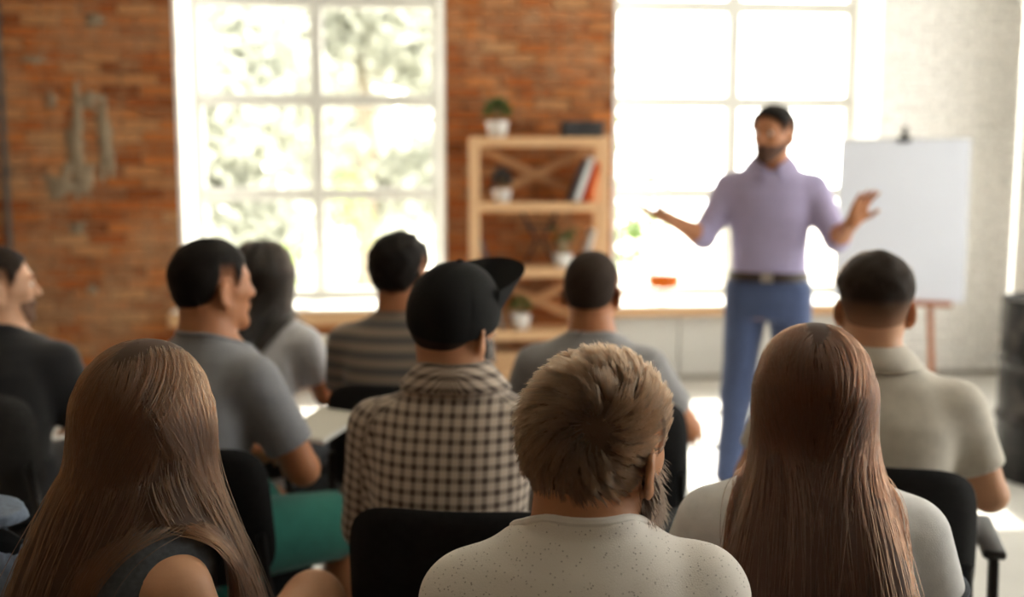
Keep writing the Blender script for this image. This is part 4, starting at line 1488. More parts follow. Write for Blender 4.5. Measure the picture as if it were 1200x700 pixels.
        up = np.clip((p[:, 2] + .03) / .10, 0, 1)[:, None]
        L = length * (side_len + (1 - side_len) * up) * rng.uniform(.7, 1.15, (n, 1))
        L0 = np.array(line); h = (p[:, 2] - np.interp(p[:, 1], L0[:, 0], L0[:, 1]))[:, None]
        L *= np.clip(.25 + h / .05, .25, 1)
        dirv = aw + tw * (swirl + .9 * fall) + nr * lift * (.5 + .5 * up + .6 * fall) + rng.normal(0, jitter, (n, 3)) + np.array((0, 0, -gravity))
        nf = np.stack([np.sin(55 * p[:, 0] + 3 * np.sin(40 * p[:, 2]) + seed), np.sin(48 * p[:, 1] + 3 * np.sin(52 * p[:, 0])), np.sin(60 * p[:, 2] + 2 * np.sin(45 * p[:, 1]))], 1)
        dirv = dirv + (nf - nr * np.sum(nf * nr, 1)[:, None]) * mess
        if clumps:
            cc = rng.choice(n, clumps, replace=False)
            best = np.zeros(n, int); bd = np.full(n, 9.0)
            for k in cc:
                dd = np.sum((p - p[k]) ** 2, 1); mk = dd < bd; bd[mk] = dd[mk]; best[mk] = k
            dc = dirv[best]
            tip_c = p[best] + dc / np.linalg.norm(dc, axis=1)[:, None] * L[best]
        dirv /= np.linalg.norm(dirv, axis=1)[:, None]
        P = np.zeros((n, seg, 3))
        for j in range(seg):
            t = j / (seg - 1)
            q = p + dirv * L * t + (aw + tw * bend * 2 + np.array((0, 0, -.35 - gravity))) * L * .32 * t * t
            if clumps:
                q = q + (tip_c - (p + dirv * L)) * (clump_k * t ** 1.3)
            s = skull(q[:, 0], q[:, 1], q[:, 2], self.w)
            push = np.clip(.0025 * t + .0005 - s, 0, .02)[:, None]
            P[:, j] = q + nr * push
        W_ = self.from_head(P.reshape(-1, 3))
        o = self.curves(name, W_, n, seg, r0, r1, m)
        if clumps:      # locks differ in shade
            lut = rng.random(n).astype(np.float32)
            at = o.data.attributes.new('lock', 'FLOAT', 'CURVE'); at.data.foreach_set('value', lut[best])
        return o

    def curves(self, name, pts, n, seg, r0, r1, m, parent=None):
        c = bpy.data.hair_curves.new(name)
        c.add_curves([seg] * n)
        c.points.foreach_set('position', np.asarray(pts, np.float32).ravel())
        a = c.attributes.get('radius') or c.attributes.new('radius', 'FLOAT', 'POINT')
        t = np.linspace(0, 1, seg)
        rad = np.tile(r0 + (r1 - r0) * t ** 2, n).astype(np.float32)
        a.data.foreach_set('value', rad)
        c.materials.append(m)
        o = bpy.data.objects.new(name, c); COL.objects.link(o)
        o.parent = parent or getattr(self, 'hair', None) or self.root
        tag(o, kind='stuff')
        return o

    # ---- long hair: strands combed from a parting and draped over head and shoulders
    def long_hair(self, mm, ms, n, zend, part_x=0.0, layer=.022, seed=5, r0=.0005, r1=.00025, drape=None, wave=.0, spread=1.0, steps=34, mass_step=.009, end_var=.06, grow=.014, mass_in=.35, mass_thr=.5, back_comb=.5, shrink=.004):
        rng = np.random.default_rng(seed)
        p, nr = self.hair_roots(n, HL_LONG, rng, zmin=-.06)
        lam = rng.random(n)
        # comb away from the parting, backwards near the crown
        sgn = np.where(p[:, 0] > part_x + .012 * (p[:, 1] < -.06) * rng.normal(size=n), 1.0, -1.0)
        back = np.clip(-(p[:, 1] + .01) / .06, 0, 1)
        d = np.stack([sgn * .8 * (1 - .8 * back), -back_comb * (1 - back * .5), -.25 - .9 * back], 1)
        d -= nr * np.sum(d * nr, 1)[:, None]; d /= np.linalg.norm(d, axis=1)[:, None]
        Rm = self.R
        P = self.from_head(p); D = d @ Rm.T
        rootz = P[:, 2].copy()
        length = (rootz - zend) * 1.12 + rng.normal(0, end_var, n) + .05
        step = (np.maximum(length, .1) / (steps - 1))[:, None]
        jit = rng.normal(0, 1, (n, 3))
        loft = p_loft(self.rows, 2.3, grow)
        arm_p = [p_cone(a[1], a[2], .055 + grow, .045 + grow) for a in self.arms.values()]
        bridge = p_cone(self.from_head((0, -.035, -.02)), (0, self.ysh - .01, self.zs + .01), .070, .072)
        def coll(q):
            x, y, z = q[:, 0], q[:, 1], q[:, 2]
            h = skull(*self.to_head(x, y, z), self.w) * self.hs
            b = loft.fn(x, y, z)
            b = np.where(z < self.rows[0][0], .1, b)
            s = smin(h, b, .05)
            s = smin(s, bridge.fn(x, y, z), .04)
            for a in arm_p: s = smin(s, a.fn(x, y, z), .03)
            return s
        out = [P.copy()]
        off = (.003 + layer * lam ** .7)
        for j in range(steps - 1):
            t = j / (steps - 1)
            gz = np.array((0, 0, -1.0))
            F1 = D * (1 - .30) + gz * .30
            if drape is not None:
                F1 = F1 + drape(P, p, t) * .25
            F1 = F1 + jit * .015 * (1 + 2 * t)
            if wave: F1[:, 0] += wave * np.sin(j * .55 + lam * 6)
            F1 /= np.linalg.norm(F1, axis=1)[:, None]
            Q = P + F1 * step
            for _ in range(2):
                s = coll(Q); e = .004
                o_ = off * min(1.0, .25 + t * 6)
                need = s < o_
                if need.any():
                    q = Q[need]
                    g = np.stack([coll(q + np.eye(3)[i] * e) - coll(q - np.eye(3)[i] * e) for i in range(3)], 1)
                    g /= np.linalg.norm(g, axis=1)[:, None] + 1e-9
                    Q[need] = q + g * (o_[need] - s[need])[:, None]
            s = coll(Q); o_ = off * min(1.0, .25 + t * 6)
            far = (s > o_) & (Q[:, 2] > self.hc[2] - .09)
            if far.any():
                q = Q[far]; e = .004
                g = np.stack([coll(q + np.eye(3)[i] * e) - coll(q - np.eye(3)[i] * e) for i in range(3)], 1)
                g /= np.linalg.norm(g, axis=1)[:, None] + 1e-9
                Q[far] = q - g * (np.minimum((s[far] - o_[far]) * .6, .012) * np.clip((q[:, 2] - self.hc[2] + .09) / .09, 0, 1))[:, None]
            D = Q - P; D /= np.linalg.norm(D, axis=1)[:, None] + 1e-9
            P = Q
            out.append(P.copy())
        A_ = np.stack(out, 1)
        # the solid mass beneath, from the density of the strands
        inn = A_[lam < mass_in]
        pts = inn[:: max(1, len(inn) // 5000)]
        pts = np.concatenate([pts, (pts[:, 1:] + pts[:, :-1]) / 2], 1).reshape(-1, 3)
        lo, hi = pts.min(0) - .05, pts.max(0) + .05
        sh = np.ceil((hi - lo) / mass_step).astype(int) + 1
        G = np.zeros(sh, np.float32)
        ijk = ((pts - lo) / mass_step + .5).astype(int)
        np.add.at(G, (ijk[:, 0], ijk[:, 1], ijk[:, 2]), 1.0)
        G = np.minimum(G, 1.0)
        for _ in range(1):
            for a in range(3):
                G = (np.roll(G, 1, a) + G * 1.2 + np.roll(G, -1, a)) / 3.2
        ax3 = [lo[i] + mass_step * np.arange(sh[i]) for i in range(3)]
        thr = mass_thr
        v, q = surface_nets(np.clip(thr - G, -3, 3), *ax3)
        me = quad_mesh('hair', v, q, mm)
        nn = np.zeros(len(me.vertices) * 3, np.float32); me.vertices.foreach_get('normal', nn)
        co = np.asarray(v, np.float32) - nn.reshape(-1, 3) * shrink
        me.vertices.foreach_set('co', co.ravel()); me.update()
        self.hair = link('hair', me, None, self.root)
        self.curves('strands', A_.reshape(-1, 3), n, steps, r0, r1, ms)
        return A_

    def cap_hat(self, m, brim_m=None):
        """flat-brimmed cap: six-panel crown and a brim, in the head frame with the peak forward"""
        lo, hi = self.head_box(.02)
        F_ = Field(axis(lo[0], hi[0], .005), axis(lo[1], hi[1], .005), axis(lo[2], hi[2] + .02, .005))
        def fn(d, x, y, z):
            hx, hy, hz = self.to_head(x, y, z)
            c = f_ell(hx, hy, hz, (0, -.012, .018), (.090 * self.w, .112, .108))
            ang = np.arctan2(hx, hy + .012)
            seam = .0016 * np.exp(-(np.abs(np.sin(ang * 3 + .0)) / .09) ** 2) * np.clip(1 - np.abs(hz - .05) / .15, 0, 1)
            return smax(c + seam, (-.004 - .16 * (hy + .0) * -1 * .0 - .10 * hy * -1 - hz - .012), .006)
        F_.everywhere(fn)
        me, v = field_mesh('cap_crown', F_, m)
        cap = link('cap_crown', me, None, self.root)
        # brim
        vs, fs = [], []
        N, K = 26, 8
        for s in (0, 1):
            for i in range(N + 1):
                t = -1 + 2 * i / N
                a = t * 1.22
                for k in range(K + 1):
                    q = k / K
                    bx, by = .088 * math.sin(a), -.012 + .108 * math.cos(a)
                    ext = .088 * (1 - abs(t) ** 3.0)
                    x = bx * (1 + .05 * q); y = by + ext * q
                    z = .026 + q * (.066 + .012 * (1 - t * t)) - .010 * (t * t) + (0 if s == 0 else -.004)
                    vs.append(tuple(self.from_head((x, y, z))))
        off = (N + 1) * (K + 1)
        for s in (0, 1):
            for i in range(N):
                for k in range(K):
                    a = s * off + i * (K + 1) + k
                    f_ = (a, a + K + 1, a + K + 2, a + 1)
                    fs.append(f_ if s == 0 else f_[::-1])
        for i in range(N):
            a = i * (K + 1) + K
            fs.append((a, a + K + 1, a + K + 1 + off, a + off))
        MB().add(vs, fs).build('brim', brim_m or m, cap, smooth=True, angle=60)
        b = MB(); c = self.from_head((0, -.012, .127)); b.lathe([(.008, 0), (.007, .004), (.0005, .006)], 12, tuple(c)); b.build('button', m, cap, smooth=True)
        return cap

    def beard(self, m, strand_m=None, T=.012, n=2500, length=.02, low=-.02):
        lo, hi = self.head_box(.01)
        F_ = Field(axis(lo[0], hi[0], .005), axis(lo[1], hi[1], .005), axis(lo[2] - .03, hi[2], .005))
        def thick(hx, hy, hz):
            # jaw and chin, below a line from the ear to the mouth corner
            zl = np.interp(hy, [-.02, .01, .03, .055, .075, .12], [.0, -.012, -.040, -.050, -.048, -.046])
            h = zl - hz
            fr = np.clip((hy + .012) / .02, 0, 1)
            return np.where((h > 0), T * np.clip(h / .03, 0, 1) * fr + .001 * fr - .004 * (1 - fr), -.005)
        def fn(d, x, y, z):
            hx, hy, hz = self.to_head(x, y, z)
            return head_sdf(hx, hy, hz, self.w, face=True, ears=False) * self.hs - thick(hx, hy, hz)
        F_.everywhere(fn)
        # keep only the jaw region
        F_.everywhere(lambda d, x, y, z: smax(d, self.to_head(x, y, z)[2] - .01, .004))
        F_.everywhere(lambda d, x, y, z: smax(d, -(self.to_head(x, y, z)[1] + .012), .004))
        me, v = field_mesh('beard', F_, m)
        b = link('beard', me, None, self.root)
        if strand_m is not None and len(v):
            rng = np.random.default_rng(4)
            hp = np.stack(self.to_head(v[:, 0], v[:, 1], v[:, 2]), 1)
            ok = hp[:, 2] < -.02
            hp = hp[ok]
            hp = hp[rng.integers(0, len(hp), n)] + rng.normal(0, .002, (n, 3))
            g = hp - np.array((0, .0, -.03)); g /= np.linalg.norm(g, axis=1)[:, None]
            dv = g * .6 + np.array((0, .15, -.7)) + rng.normal(0, .25, (n, 3)); dv /= np.linalg.norm(dv, axis=1)[:, None]
            L = length * rng.uniform(.5, 1.1, (n, 1))
            P = np.stack([hp + dv * L * t + np.array((0, 0, -1)) * L * .2 * t * t for t in (-.2, .3, .65, 1.0)], 1)
            self.curves('whiskers', self.from_head(P.reshape(-1, 3)), n, 4, .00035, .0001, strand_m, parent=b)
        return b

def hair_mat(name, c, rough=0.35, vary=0.5, lock=False):
    m = bpy.data.materials.new(name); m.use_nodes = True
    nt = m.node_tree; nt.nodes.remove(nt.nodes['Principled BSDF'])
    h = node(nt, 'ShaderNodeBsdfHairPrincipled')
    h.parametrization = 'COLOR'
    h.inputs['Roughness'].default_value = rough
    h.inputs['Radial Roughness'].default_value = 0.4
    hi = node(nt, 'ShaderNodeHairInfo')
    mx = node(nt, 'ShaderNodeMix', data_type='RGBA')
    mx.inputs[6].default_value = rgba(tuple(v * (1 - vary) for v in c)); mx.inputs[7].default_value = rgba(tuple(min(1, v * (1 + vary)) for v in c))
    if lock:
        at = node(nt, 'ShaderNodeAttribute'); at.attribute_name = 'lock'
        av = node(nt, 'ShaderNodeMath', operation='MULTIPLY_ADD'); av.inputs[1].default_value = .35
        sc = node(nt, 'ShaderNodeMath', operation='MULTIPLY'); sc.inputs[1].default_value = .65
        nt.links.new(at.outputs['Fac'], sc.inputs[0]); nt.links.new(hi.outputs['Random'], av.inputs[0]); nt.links.new(sc.outputs[0], av.inputs[2])
        nt.links.new(av.outputs[0], mx.inputs[0])
    else:
        nt.links.new(hi.outputs['Random'], mx.inputs[0])
    nt.links.new(mx.outputs[2], h.inputs['Color'])
    nt.links.new(h.outputs[0], nt.nodes['Material Output'].inputs['Surface'])
    return m
M_eye = mat('eye_white', srgb(225, 222, 215), .3); M_iris = mat('iris_brown', srgb(60, 40, 28), .3)
# ================================================================== the audience and the speaker
def attr_uv(nt, name='cloth'):
    a = node(nt, 'ShaderNodeAttribute'); a.attribute_name = name
    return a.outputs['Vector']
def math_n(nt, op, a, b=None, c=None):
    n = node(nt, 'ShaderNodeMath', operation=op)
    for i, v in enumerate((a, b, c)):
        if v is None: continue
        if isinstance(v, (int, float)): n.inputs[i].default_value = v
        else: nt.links.new(v, n.inputs[i])
    return n.outputs[0]
def plaid_mat(name, base, dark, period=.024):
    m = mat(name, base, .9, bump=.25, bscale=700, sheen=.2); nt = m.node_tree; b = nt.nodes['Principled BSDF']
    sp = node(nt, 'ShaderNodeSeparateXYZ'); nt.links.new(attr_uv(nt), sp.inputs[0])
    def stripe(o):
        s = math_n(nt, 'FRACT', math_n(nt, 'DIVIDE', o, period))
        t = math_n(nt, 'ABSOLUTE', math_n(nt, 'SUBTRACT', s, .5))
        return math_n(nt, 'SMOOTH_MIN', math_n(nt, 'MULTIPLY', math_n(nt, 'MAXIMUM', math_n(nt, 'SUBTRACT', .27, t), 0.0), 9.0), 1.0, .1)
    v = math_n(nt, 'MULTIPLY', math_n(nt, 'ADD', stripe(sp.outputs[0]), stripe(sp.outputs[1])), .52)
    mx = node(nt, 'ShaderNodeMix', data_type='RGBA'); mx.inputs[6].default_value = rgba(base); mx.inputs[7].default_value = rgba(dark)
    nt.links.new(v, mx.inputs[0]); nt.links.new(mx.outputs[2], b.inputs['Base Color'])
    return m
def stripe_mat(name, c1, c2, period=.045):
    m = mat(name, c1, .9, bump=.25, bscale=500, sheen=.2); nt = m.node_tree; b = nt.nodes['Principled BSDF']
    tc = node(nt, 'ShaderNodeTexCoord'); sp = node(nt, 'ShaderNodeSeparateXYZ'); nt.links.new(tc.outputs['Object'], sp.inputs[0])
    s = math_n(nt, 'FRACT', math_n(nt, 'DIVIDE', sp.outputs[2], period))
    v = math_n(nt, 'MULTIPLY', math_n(nt, 'MAXIMUM', math_n(nt, 'SUBTRACT', .3, math_n(nt, 'ABSOLUTE', math_n(nt, 'SUBTRACT', s, .5))), 0.0), 8.0)
    v = math_n(nt, 'MINIMUM', v, 1.0)
    mx = node(nt, 'ShaderNodeMix', data_type='RGBA'); mx.inputs[6].default_value = rgba(c1); mx.inputs[7].default_value = rgba(c2)
    nt.links.new(v, mx.inputs[0]); nt.links.new(mx.outputs[2], b.inputs['Base Color'])
    return m
def speckle_mat(name, c, dot, scale=170):
    m = mat(name, c, .92, bump=.3, bscale=600, sheen=.2); nt = m.node_tree; b = nt.nodes['Principled BSDF']
    tc = node(nt, 'ShaderNodeTexCoord'); v = node(nt, 'ShaderNodeTexVoronoi'); v.inputs['Scale'].default_value = scale
    nt.links.new(tc.outputs['Object'], v.inputs['Vector'])
    n = node(nt, 'ShaderNodeTexWhiteNoise'); nt.links.new(v.outputs['Position'], n.inputs['Vector'])
    near = math_n(nt, 'LESS_THAN', v.outputs['Distance'], .24)
    few = math_n(nt, 'GREATER_THAN', n.outputs['Value'], .70)
    f = math_n(nt, 'MULTIPLY', math_n(nt, 'MULTIPLY', near, few), .75)
    mx = node(nt, 'ShaderNodeMix', data_type='RGBA'); mx.inputs[6].default_value = rgba(c); mx.inputs[7].default_value = rgba(dot)
    nt.links.new(f, mx.inputs[0]); nt.links.new(mx.outputs[2], b.inputs['Base Color'])
    return m
def hair_mass(name, c, skin, rough=.7, bump=.5):
    m = mat(name, c, rough, bump=bump, bscale=250, spec=.15); nt = m.node_tree; b = nt.nodes['Principled BSDF']
    a = node(nt, 'ShaderNodeAttribute'); a.attribute_name = 'cover'
    mx = node(nt, 'ShaderNodeMix', data_type='RGBA'); mx.inputs[6].default_value = rgba(skin); mx.inputs[7].default_value = rgba(c)
    nt.links.new(a.outputs['Fac'], mx.inputs[0]); nt.links.new(mx.outputs[2], b.inputs['Base Color'])
    return m
def cloth(name, c, vary=.12, **k):
    return mat(name, c, .92, vary=vary, vscale=30, bump=.25, bscale=500, sheen=.2, **k)

S_tan = skin_mat('tan', srgb(196, 142, 106)); S_fair = skin_mat('fair', srgb(210, 160, 126)); S_warm = skin_mat('warm', srgb(188, 128, 90))
C_speck = speckle_mat('speckled_cotton', srgb(228, 223, 216), srgb(90, 80, 72), 230)
C_band = cloth('cotton_neckband', srgb(230, 226, 220))
C_plaid = plaid_mat('checked_cotton', srgb(196, 180, 164), srgb(78, 64, 55))
C_grey = cloth('grey_cotton', srgb(142, 144, 150)); C_white = cloth('white_cotton', srgb(226, 226, 226)); C_white2 = cloth('soft_white_cotton', srgb(230, 232, 238))
C_stripe = stripe_mat('striped_cotton', srgb(96, 92, 90), srgb(150, 136, 122))
C_black = cloth('black_cotton', (.016, .016, .018)); C_sage = cloth('heather_grey_cotton', srgb(150, 150, 152))
C_beige = cloth('beige_pique', srgb(206, 200, 188)); C_lilac = cloth('lilac_cotton', srgb(176, 168, 206), .05)
C_denim = mat('grey_denim', srgb(78, 84, 92), .9, vary=.3, vscale=120, bump=.4, bscale=900); C_jean = mat('blue_denim', srgb(118, 132, 152), .9, vary=.25, vscale=100, bump=.4, bscale=900)
C_dark = cloth('dark_trouser_cloth', srgb(46, 46, 50)); C_teal = cloth('teal_shorts_cloth', srgb(40, 120, 108)); C_navy = cloth('navy_trouser_cloth', srgb(74, 90, 130))
C_khaki = cloth('khaki_cloth', srgb(120, 112, 98))
M_shoe = mat('dark_shoe', srgb(40, 36, 34), .5); M_shoew = mat('white_shoe', srgb(210, 208, 204), .5)
T_tan, T_fair, T_warm = srgb(170, 120, 90), srgb(190, 142, 112), srgb(160, 108, 78)
H_blond = hair_mat('dark_blond_hair', srgb(70, 50, 34), .34, .7, lock=True); HM_blond = hair_mass('dark_blond_hair_mass', srgb(72, 53, 38), T_tan)
H_lbrown = hair_mat('light_brown_hair', srgb(78, 49, 30), .3, .35); HM_lbrown = mat('light_brown_hair_mass', srgb(70, 46, 30), .7)
H_brown = hair_mat('chestnut_hair', srgb(64, 35, 21), .28, .4); HM_brown = mat('chestnut_hair_mass', srgb(66, 40, 26), .7)
H_dark = hair_mat('dark_hair', srgb(30, 24, 20), .35, .3); HM_dark = hair_mass('dark_hair_mass', srgb(26, 21, 18), T_warm); HM_jet = mat('long_dark_hair_mass', srgb(24, 20, 18), .6)
H_mid = hair_mat('mid_brown_hair', srgb(50, 35, 25), .35, .35); HM_mid = hair_mass('mid_brown_hair_mass', srgb(44, 34, 27), T_fair)
M_beard_b = mat('brown_beard', srgb(62, 44, 32), .8); M_beard_k = mat('black_beard', srgb(28, 22, 19), .8); M_stub2 = mat('dark_stubble', srgb(86, 58, 44), .8); M_stub = mat('stubble', srgb(112, 80, 60), .8)
HM_buzz = hair_mass('buzzed_hair', srgb(56, 45, 38), T_warm, .8, .7)
HM_fade = hair_mass('faded_hair', srgb(104, 78, 60), T_fair, .8, .6)
M_cap = mat('black_cap_cloth', (.011, .011, .011), .85, bump=.3, bscale=500, spec=.2)

def seat_for(P, label, dy=.055, dx=0.0, turn=0.0, **k):
    c, s = math.cos(-P.yaw), math.sin(-P.yaw)
    return chair(P.loc[0] - dy * s + dx * c, P.loc[1] + dy * c + dx * s, -P.yaw + math.radians(turn), label, **k)

# ---- bearded blond man in the middle of the near row
p1 = Person(707, 405, 1.42, -6, 34, hair_top=.022, neck_short=.028, lean=.06, girth=1.04, sw=.146, head_dx=.025, head_w=1.05, head_scale=1.04, pitch=-4, roll=2, elbowL=(-.20, .07, .70), elbowR=(.175, .07, .70), wristL=(-.08, .25, .67), wristR=(.06, .25, .67), kneeL=(-.19, .43, .535), kneeR=(.035, .43, .535), ankleL=(-.20, .30, .085), ankleR=(.035, .30, .085),
            label='bearded man with short dark blond hair in a pale speckled t-shirt seated nearest the middle')
p1.body(S_tan); p1.top(C_speck, sleeve=.62, step=.006, amp=.0055, seed=1.3, name='t_shirt', neck=.062, front_drop=.45)
p1.neckband(C_band, .0065); p1.bottoms(C_dark, 2.0); p1.shoes(M_shoe)
p1.hair_shell(HM_blond, T=.005, side=.9, rough=.0008, seed=1)
p1.strands(H_blond, 26000, HL_SHORT, .036, crown=(.045, -.088, .040), swirl=.85, lift=.40, clump_k=.6, mess=.35, bend=.5, r0=.00055, r1=.00015, clumps=1300, side_len=.62, seed=2, jitter=.12)
p1.beard(M_beard_b, H_mid, T=.014, n=2600, length=.022)
seat_for(p1, 'black conference chair under the man in the speckled t-shirt', dx=-.09)

# ---- woman with long light brown hair, sleeveless denim
p2 = Person(170, 392, 1.58, 66, 52, fem=True, hair_top=.010, lean=.04, kneeR=(-.17, .46, .69), ankleR=(-.30, .25, .36), kneeL=(-.20, .38, .545), ankleL=(-.10, .30, .085), head_scale=.93,
            label='woman with long straight light brown hair in a sleeveless grey denim dress')
p2.body(S_fair); p2.top(C_denim, sleeve=0, step=.007, amp=.003, seed=2.1, name='denim_dress', neck=.05)
p2.bottoms(C_denim, .86, name='skirt', grow=.018)
p2.shoes(M_shoew)
def drape2(P, root, t):
    f = np.zeros_like(P)
    fwd = (root[:, 0] > .02) & (root[:, 1] > -.05)
    k = np.clip(t * 8, 0, 1)
    tx = np.where(fwd, .11, np.clip(root[:, 0] * 1.2, -.09, .03)); ty = np.where(fwd, .17, -.12)
    f[:, 0] = np.clip((tx - P[:, 0]) * 6, -1, 1) * k
    f[:, 1] = np.clip((ty - P[:, 1]) * 6, -1, 1) * k
    return f
p2.hair_shell(HM_lbrown, T=.003, line=HL_LONG, side=1, rough=.0003, name='hair_base')
p2.long_hair(HM_lbrown, H_lbrown, 18000, .68, part_x=.012, layer=.010, seed=8, r0=.00048, r1=.00022, drape=drape2)
seat_for(p2, 'black conference chair under the woman in grey denim', dy=-.03)

# ---- woman with long chestnut hair, white t-shirt
p3 = Person(957, 369, 1.75, -4, -4, fem=True, hair_top=.016, lean=.04, girth=1.06, sw=.150, head_scale=1.0, elbowL=(-.215, .08, .74), elbowR=(.215, .08, .74), wristL=(-.06, .27, .66), kneeL=(-.03, .43, .535), kneeR=(.20, .43, .535), ankleL=(-.03, .40, .085), ankleR=(.20, .40, .085),
            label='woman with very long chestnut hair down her back in a white t-shirt')
p3.body(S_fair); p3.top(C_white, sleeve=.58, step=.007, amp=.0035, seed=3.4, name='t_shirt', neck=.05, sleeve_r=.02)
for nm, (s, sh, el, wr) in p3.arms.items():
    e = sh + (el - sh) * .58; dv = (el - sh) / np.linalg.norm(el - sh)
    u = np.cross(dv, (0, 1, 0)); u /= np.linalg.norm(u); w = np.cross(dv, u)
    for q in range(2): pass
    MB().tube([tuple(e - dv * .004 + (u * math.cos(a) + w * math.sin(a)) * .0605) for a in np.linspace(0, 2 * math.pi, 28, endpoint=False)], .007, 8, closed=True).build('cuff', C_denim, p3.root, smooth=True)
p3.bottoms(C_jean, 2.0); p3.shoes(M_shoew)
def drape3(P, root, t):
    f = np.zeros_like(P)
    k = np.clip(t * 5, 0, 1)
    tx = np.clip(root[:, 0] * 1.7, -.125, .12); ty = -.21
    f[:, 0] = np.clip((tx - P[:, 0]) * 6, -1, 1) * k
    f[:, 1] = np.clip((ty - P[:, 1]) * 6, -1.2, 1) * k
    return f
p3.hair_shell(HM_brown, T=.003, line=HL_LONG, side=1, rough=.0003, name='hair_base')
p3.long_hair(HM_brown, H_brown, 18000, .66, part_x=.0, back_comb=.6, layer=.012, seed=9, r0=.0005, r1=.00022, drape=drape3)
seat_for(p3, 'black conference chair under the woman with chestnut hair', dx=.115, dy=-.065)

# ---- man in a black cap and a checked shirt
p4 = Person(534, 303, 2.25, 9, 40, elbowL=(-.195, .10, .74), hair_top=.016, lean=.07, girth=1.0, sw=.152, pitch=4, roll=12, head_w=1.04,
            elbowR=(.17, .27, .78), wristR=(.02, .26, .955), handR=dict(f=(-.35, -.1, 1), n=(.5, .8, 0), curl=.75),
            label='man in a black flat-brimmed cap and brown checked shirt')
p4.body(S_tan); p4.top(C_plaid, sleeve=1.85, step=.0075, amp=.005, seed=4.2, uv=True, neck=.08); p4.collar(C_plaid, h=.03, flap=.055)
p4.bottoms(C_dark, 2.0); p4.shoes(M_shoe)
p4.hair_shell(HM_buzz, T=.006, side=.8, rough=.0006)
p4.beard(M_beard_k, H_dark, T=.013, n=1200, length=.02)
p4.cap_hat(M_cap)
seat_for(p4, 'black conference chair under the man in the checked shirt', dx=.05)

# ---- man in a grey t-shirt and teal shorts
p5 = Person(246, 277, 2.72, 44, 62, kneeL=(-.10, .42, .54), kneeR=(.20, .40, .54), ankleL=(-.10, .30, .085), ankleR=(.235, .34, .085), hair_top=.014, lean=.09, sw=.158, curve=.03,
            elbowR=(.25, .16, .76), wristR=(.06, .32, .735), elbowL=(-.23, .14, .79), wristL=(-.03, .32, .74),
            label='short-haired man in a grey t-shirt and teal shorts beside the dark-haired woman')
p5.body(S_warm); p5.top(C_grey, sleeve=.72, seed=5.1, amp=.004, name='t_shirt', neck=.06, front_drop=.4)
p5.neckband(C_grey, .006); p5.bottoms(C_teal, .92, name='shorts', grow=.02); p5.shoes(M_shoe)
p5.hair_shell(HM_dark, T=.012, side=.45, rough=.001); p5.strands(H_dark, 2500, HL_SHORT, .016, lift=.8, r0=.0005, side_len=.4, seed=5)
seat_for(p5, 'black conference chair under the man in the grey t-shirt', turn=30, dx=.03, dy=.03)

# ---- dark-haired woman in white
p6 = Person(307, 277, 3.55, 26, 20, fem=True, hair_top=.016, lean=.08,
            elbowR=(.20, .14, .76), wristR=(.10, .36, .76), wristL=(-.08, .36, .76), elbowL=(-.22, .14, .76),
            label='woman with long dark hair in a white t-shirt by the brick-framed window')
p6.body(S_warm); p6.top(C_white2, sleeve=.66, seed=6.3, name='t_shirt', neck=.055); p6.bottoms(C_denim, 2.0, name='jeans'); p6.shoes(M_shoew)
def drape6(P, root, t):
    f = np.zeros_like(P)
    f[:, 0] = np.clip((-.05 - P[:, 0]) * 6, -1, 1) * np.clip(t * 3, 0, 1); f[:, 1] = np.clip((-.17 - P[:, 1]) * 6, -1, 1) * np.clip(t * 3, 0, 1)
    return f
p6.hair_shell(HM_jet, T=.003, line=HL_LONG, side=1, rough=.0003, name='hair_base')
p6.long_hair(HM_jet, H_dark, 4000, .92, layer=.018, seed=10, r0=.0007, r1=.0003, drape=drape6, steps=22)
seat_for(p6, 'black conference chair under the woman with long dark hair')

# ---- man in a striped t-shirt
p7 = Person(469, 271, 3.4, 12, 30, hair_top=.02, lean=.08, sw=.158, elbowL=(-.20, .12, .72), wristL=(-.08, .30, .67),
            label='dark-haired man in a grey striped t-shirt between the window and the cap')
p7.body(S_warm); p7.top(C_stripe, sleeve=.62, seed=7.7, name='t_shirt', neck=.06, front_drop=.4); p7.bottoms(C_dark, 2.0); p7.shoes(M_shoe)
p7.hair_shell(HM_dark, T=.022, side=.5, rough=.002, seed=2); p7.strands(H_dark, 2500, HL_SHORT, .03, lift=.5, r0=.0006, seed=7)
seat_for(p7, 'black conference chair under the man in the striped t-shirt', dx=.05)

# ---- man in a black t-shirt, in profile
p8 = Person(-4, 287, 3.25, 26, 88, hair_top=.014, lean=.06, sw=.172, eyes=True, brows=HM_dark,
            label='man in a black t-shirt seen in profile against the brick wall')
p8.body(S_fair); p8.top(C_black, sleeve=.7, seed=8.8, name='t_shirt', neck=.06); p8.bottoms(C_dark, 2.0); p8.shoes(M_shoe)
p8.hair_shell(HM_mid, T=.012, side=.5, rough=.001); p8.strands(H_mid, 2000, HL_SHORT, .016, lift=.6, r0=.0005, seed=8)
p8.beard(M_stub, None, T=.001)
seat_for(p8, 'charcoal conference chair under the man in black', grey=True)

# ---- close-cropped man in heather grey
p9 = Person(695, 293, 3.2, 4, 14, hair_top=.008, lean=.06, sw=.155,
            elbowR=(.29, .16, .72), wristR=(.31, .42, .65), label='close-cropped man in a heather grey t-shirt in front of the shelf unit')
p9.body(S_warm); p9.top(C_sage, sleeve=.66, seed=9.1, name='t_shirt', neck=.06, front_drop=.4); p9.bottoms(C_teal, .95, name='shorts', grow=.015); p9.shoes(M_shoe)
p9.hair_shell(HM_buzz, T=.007, side=.75, rough=.0006)
seat_for(p9, 'black conference chair under the close-cropped man', dx=.07)

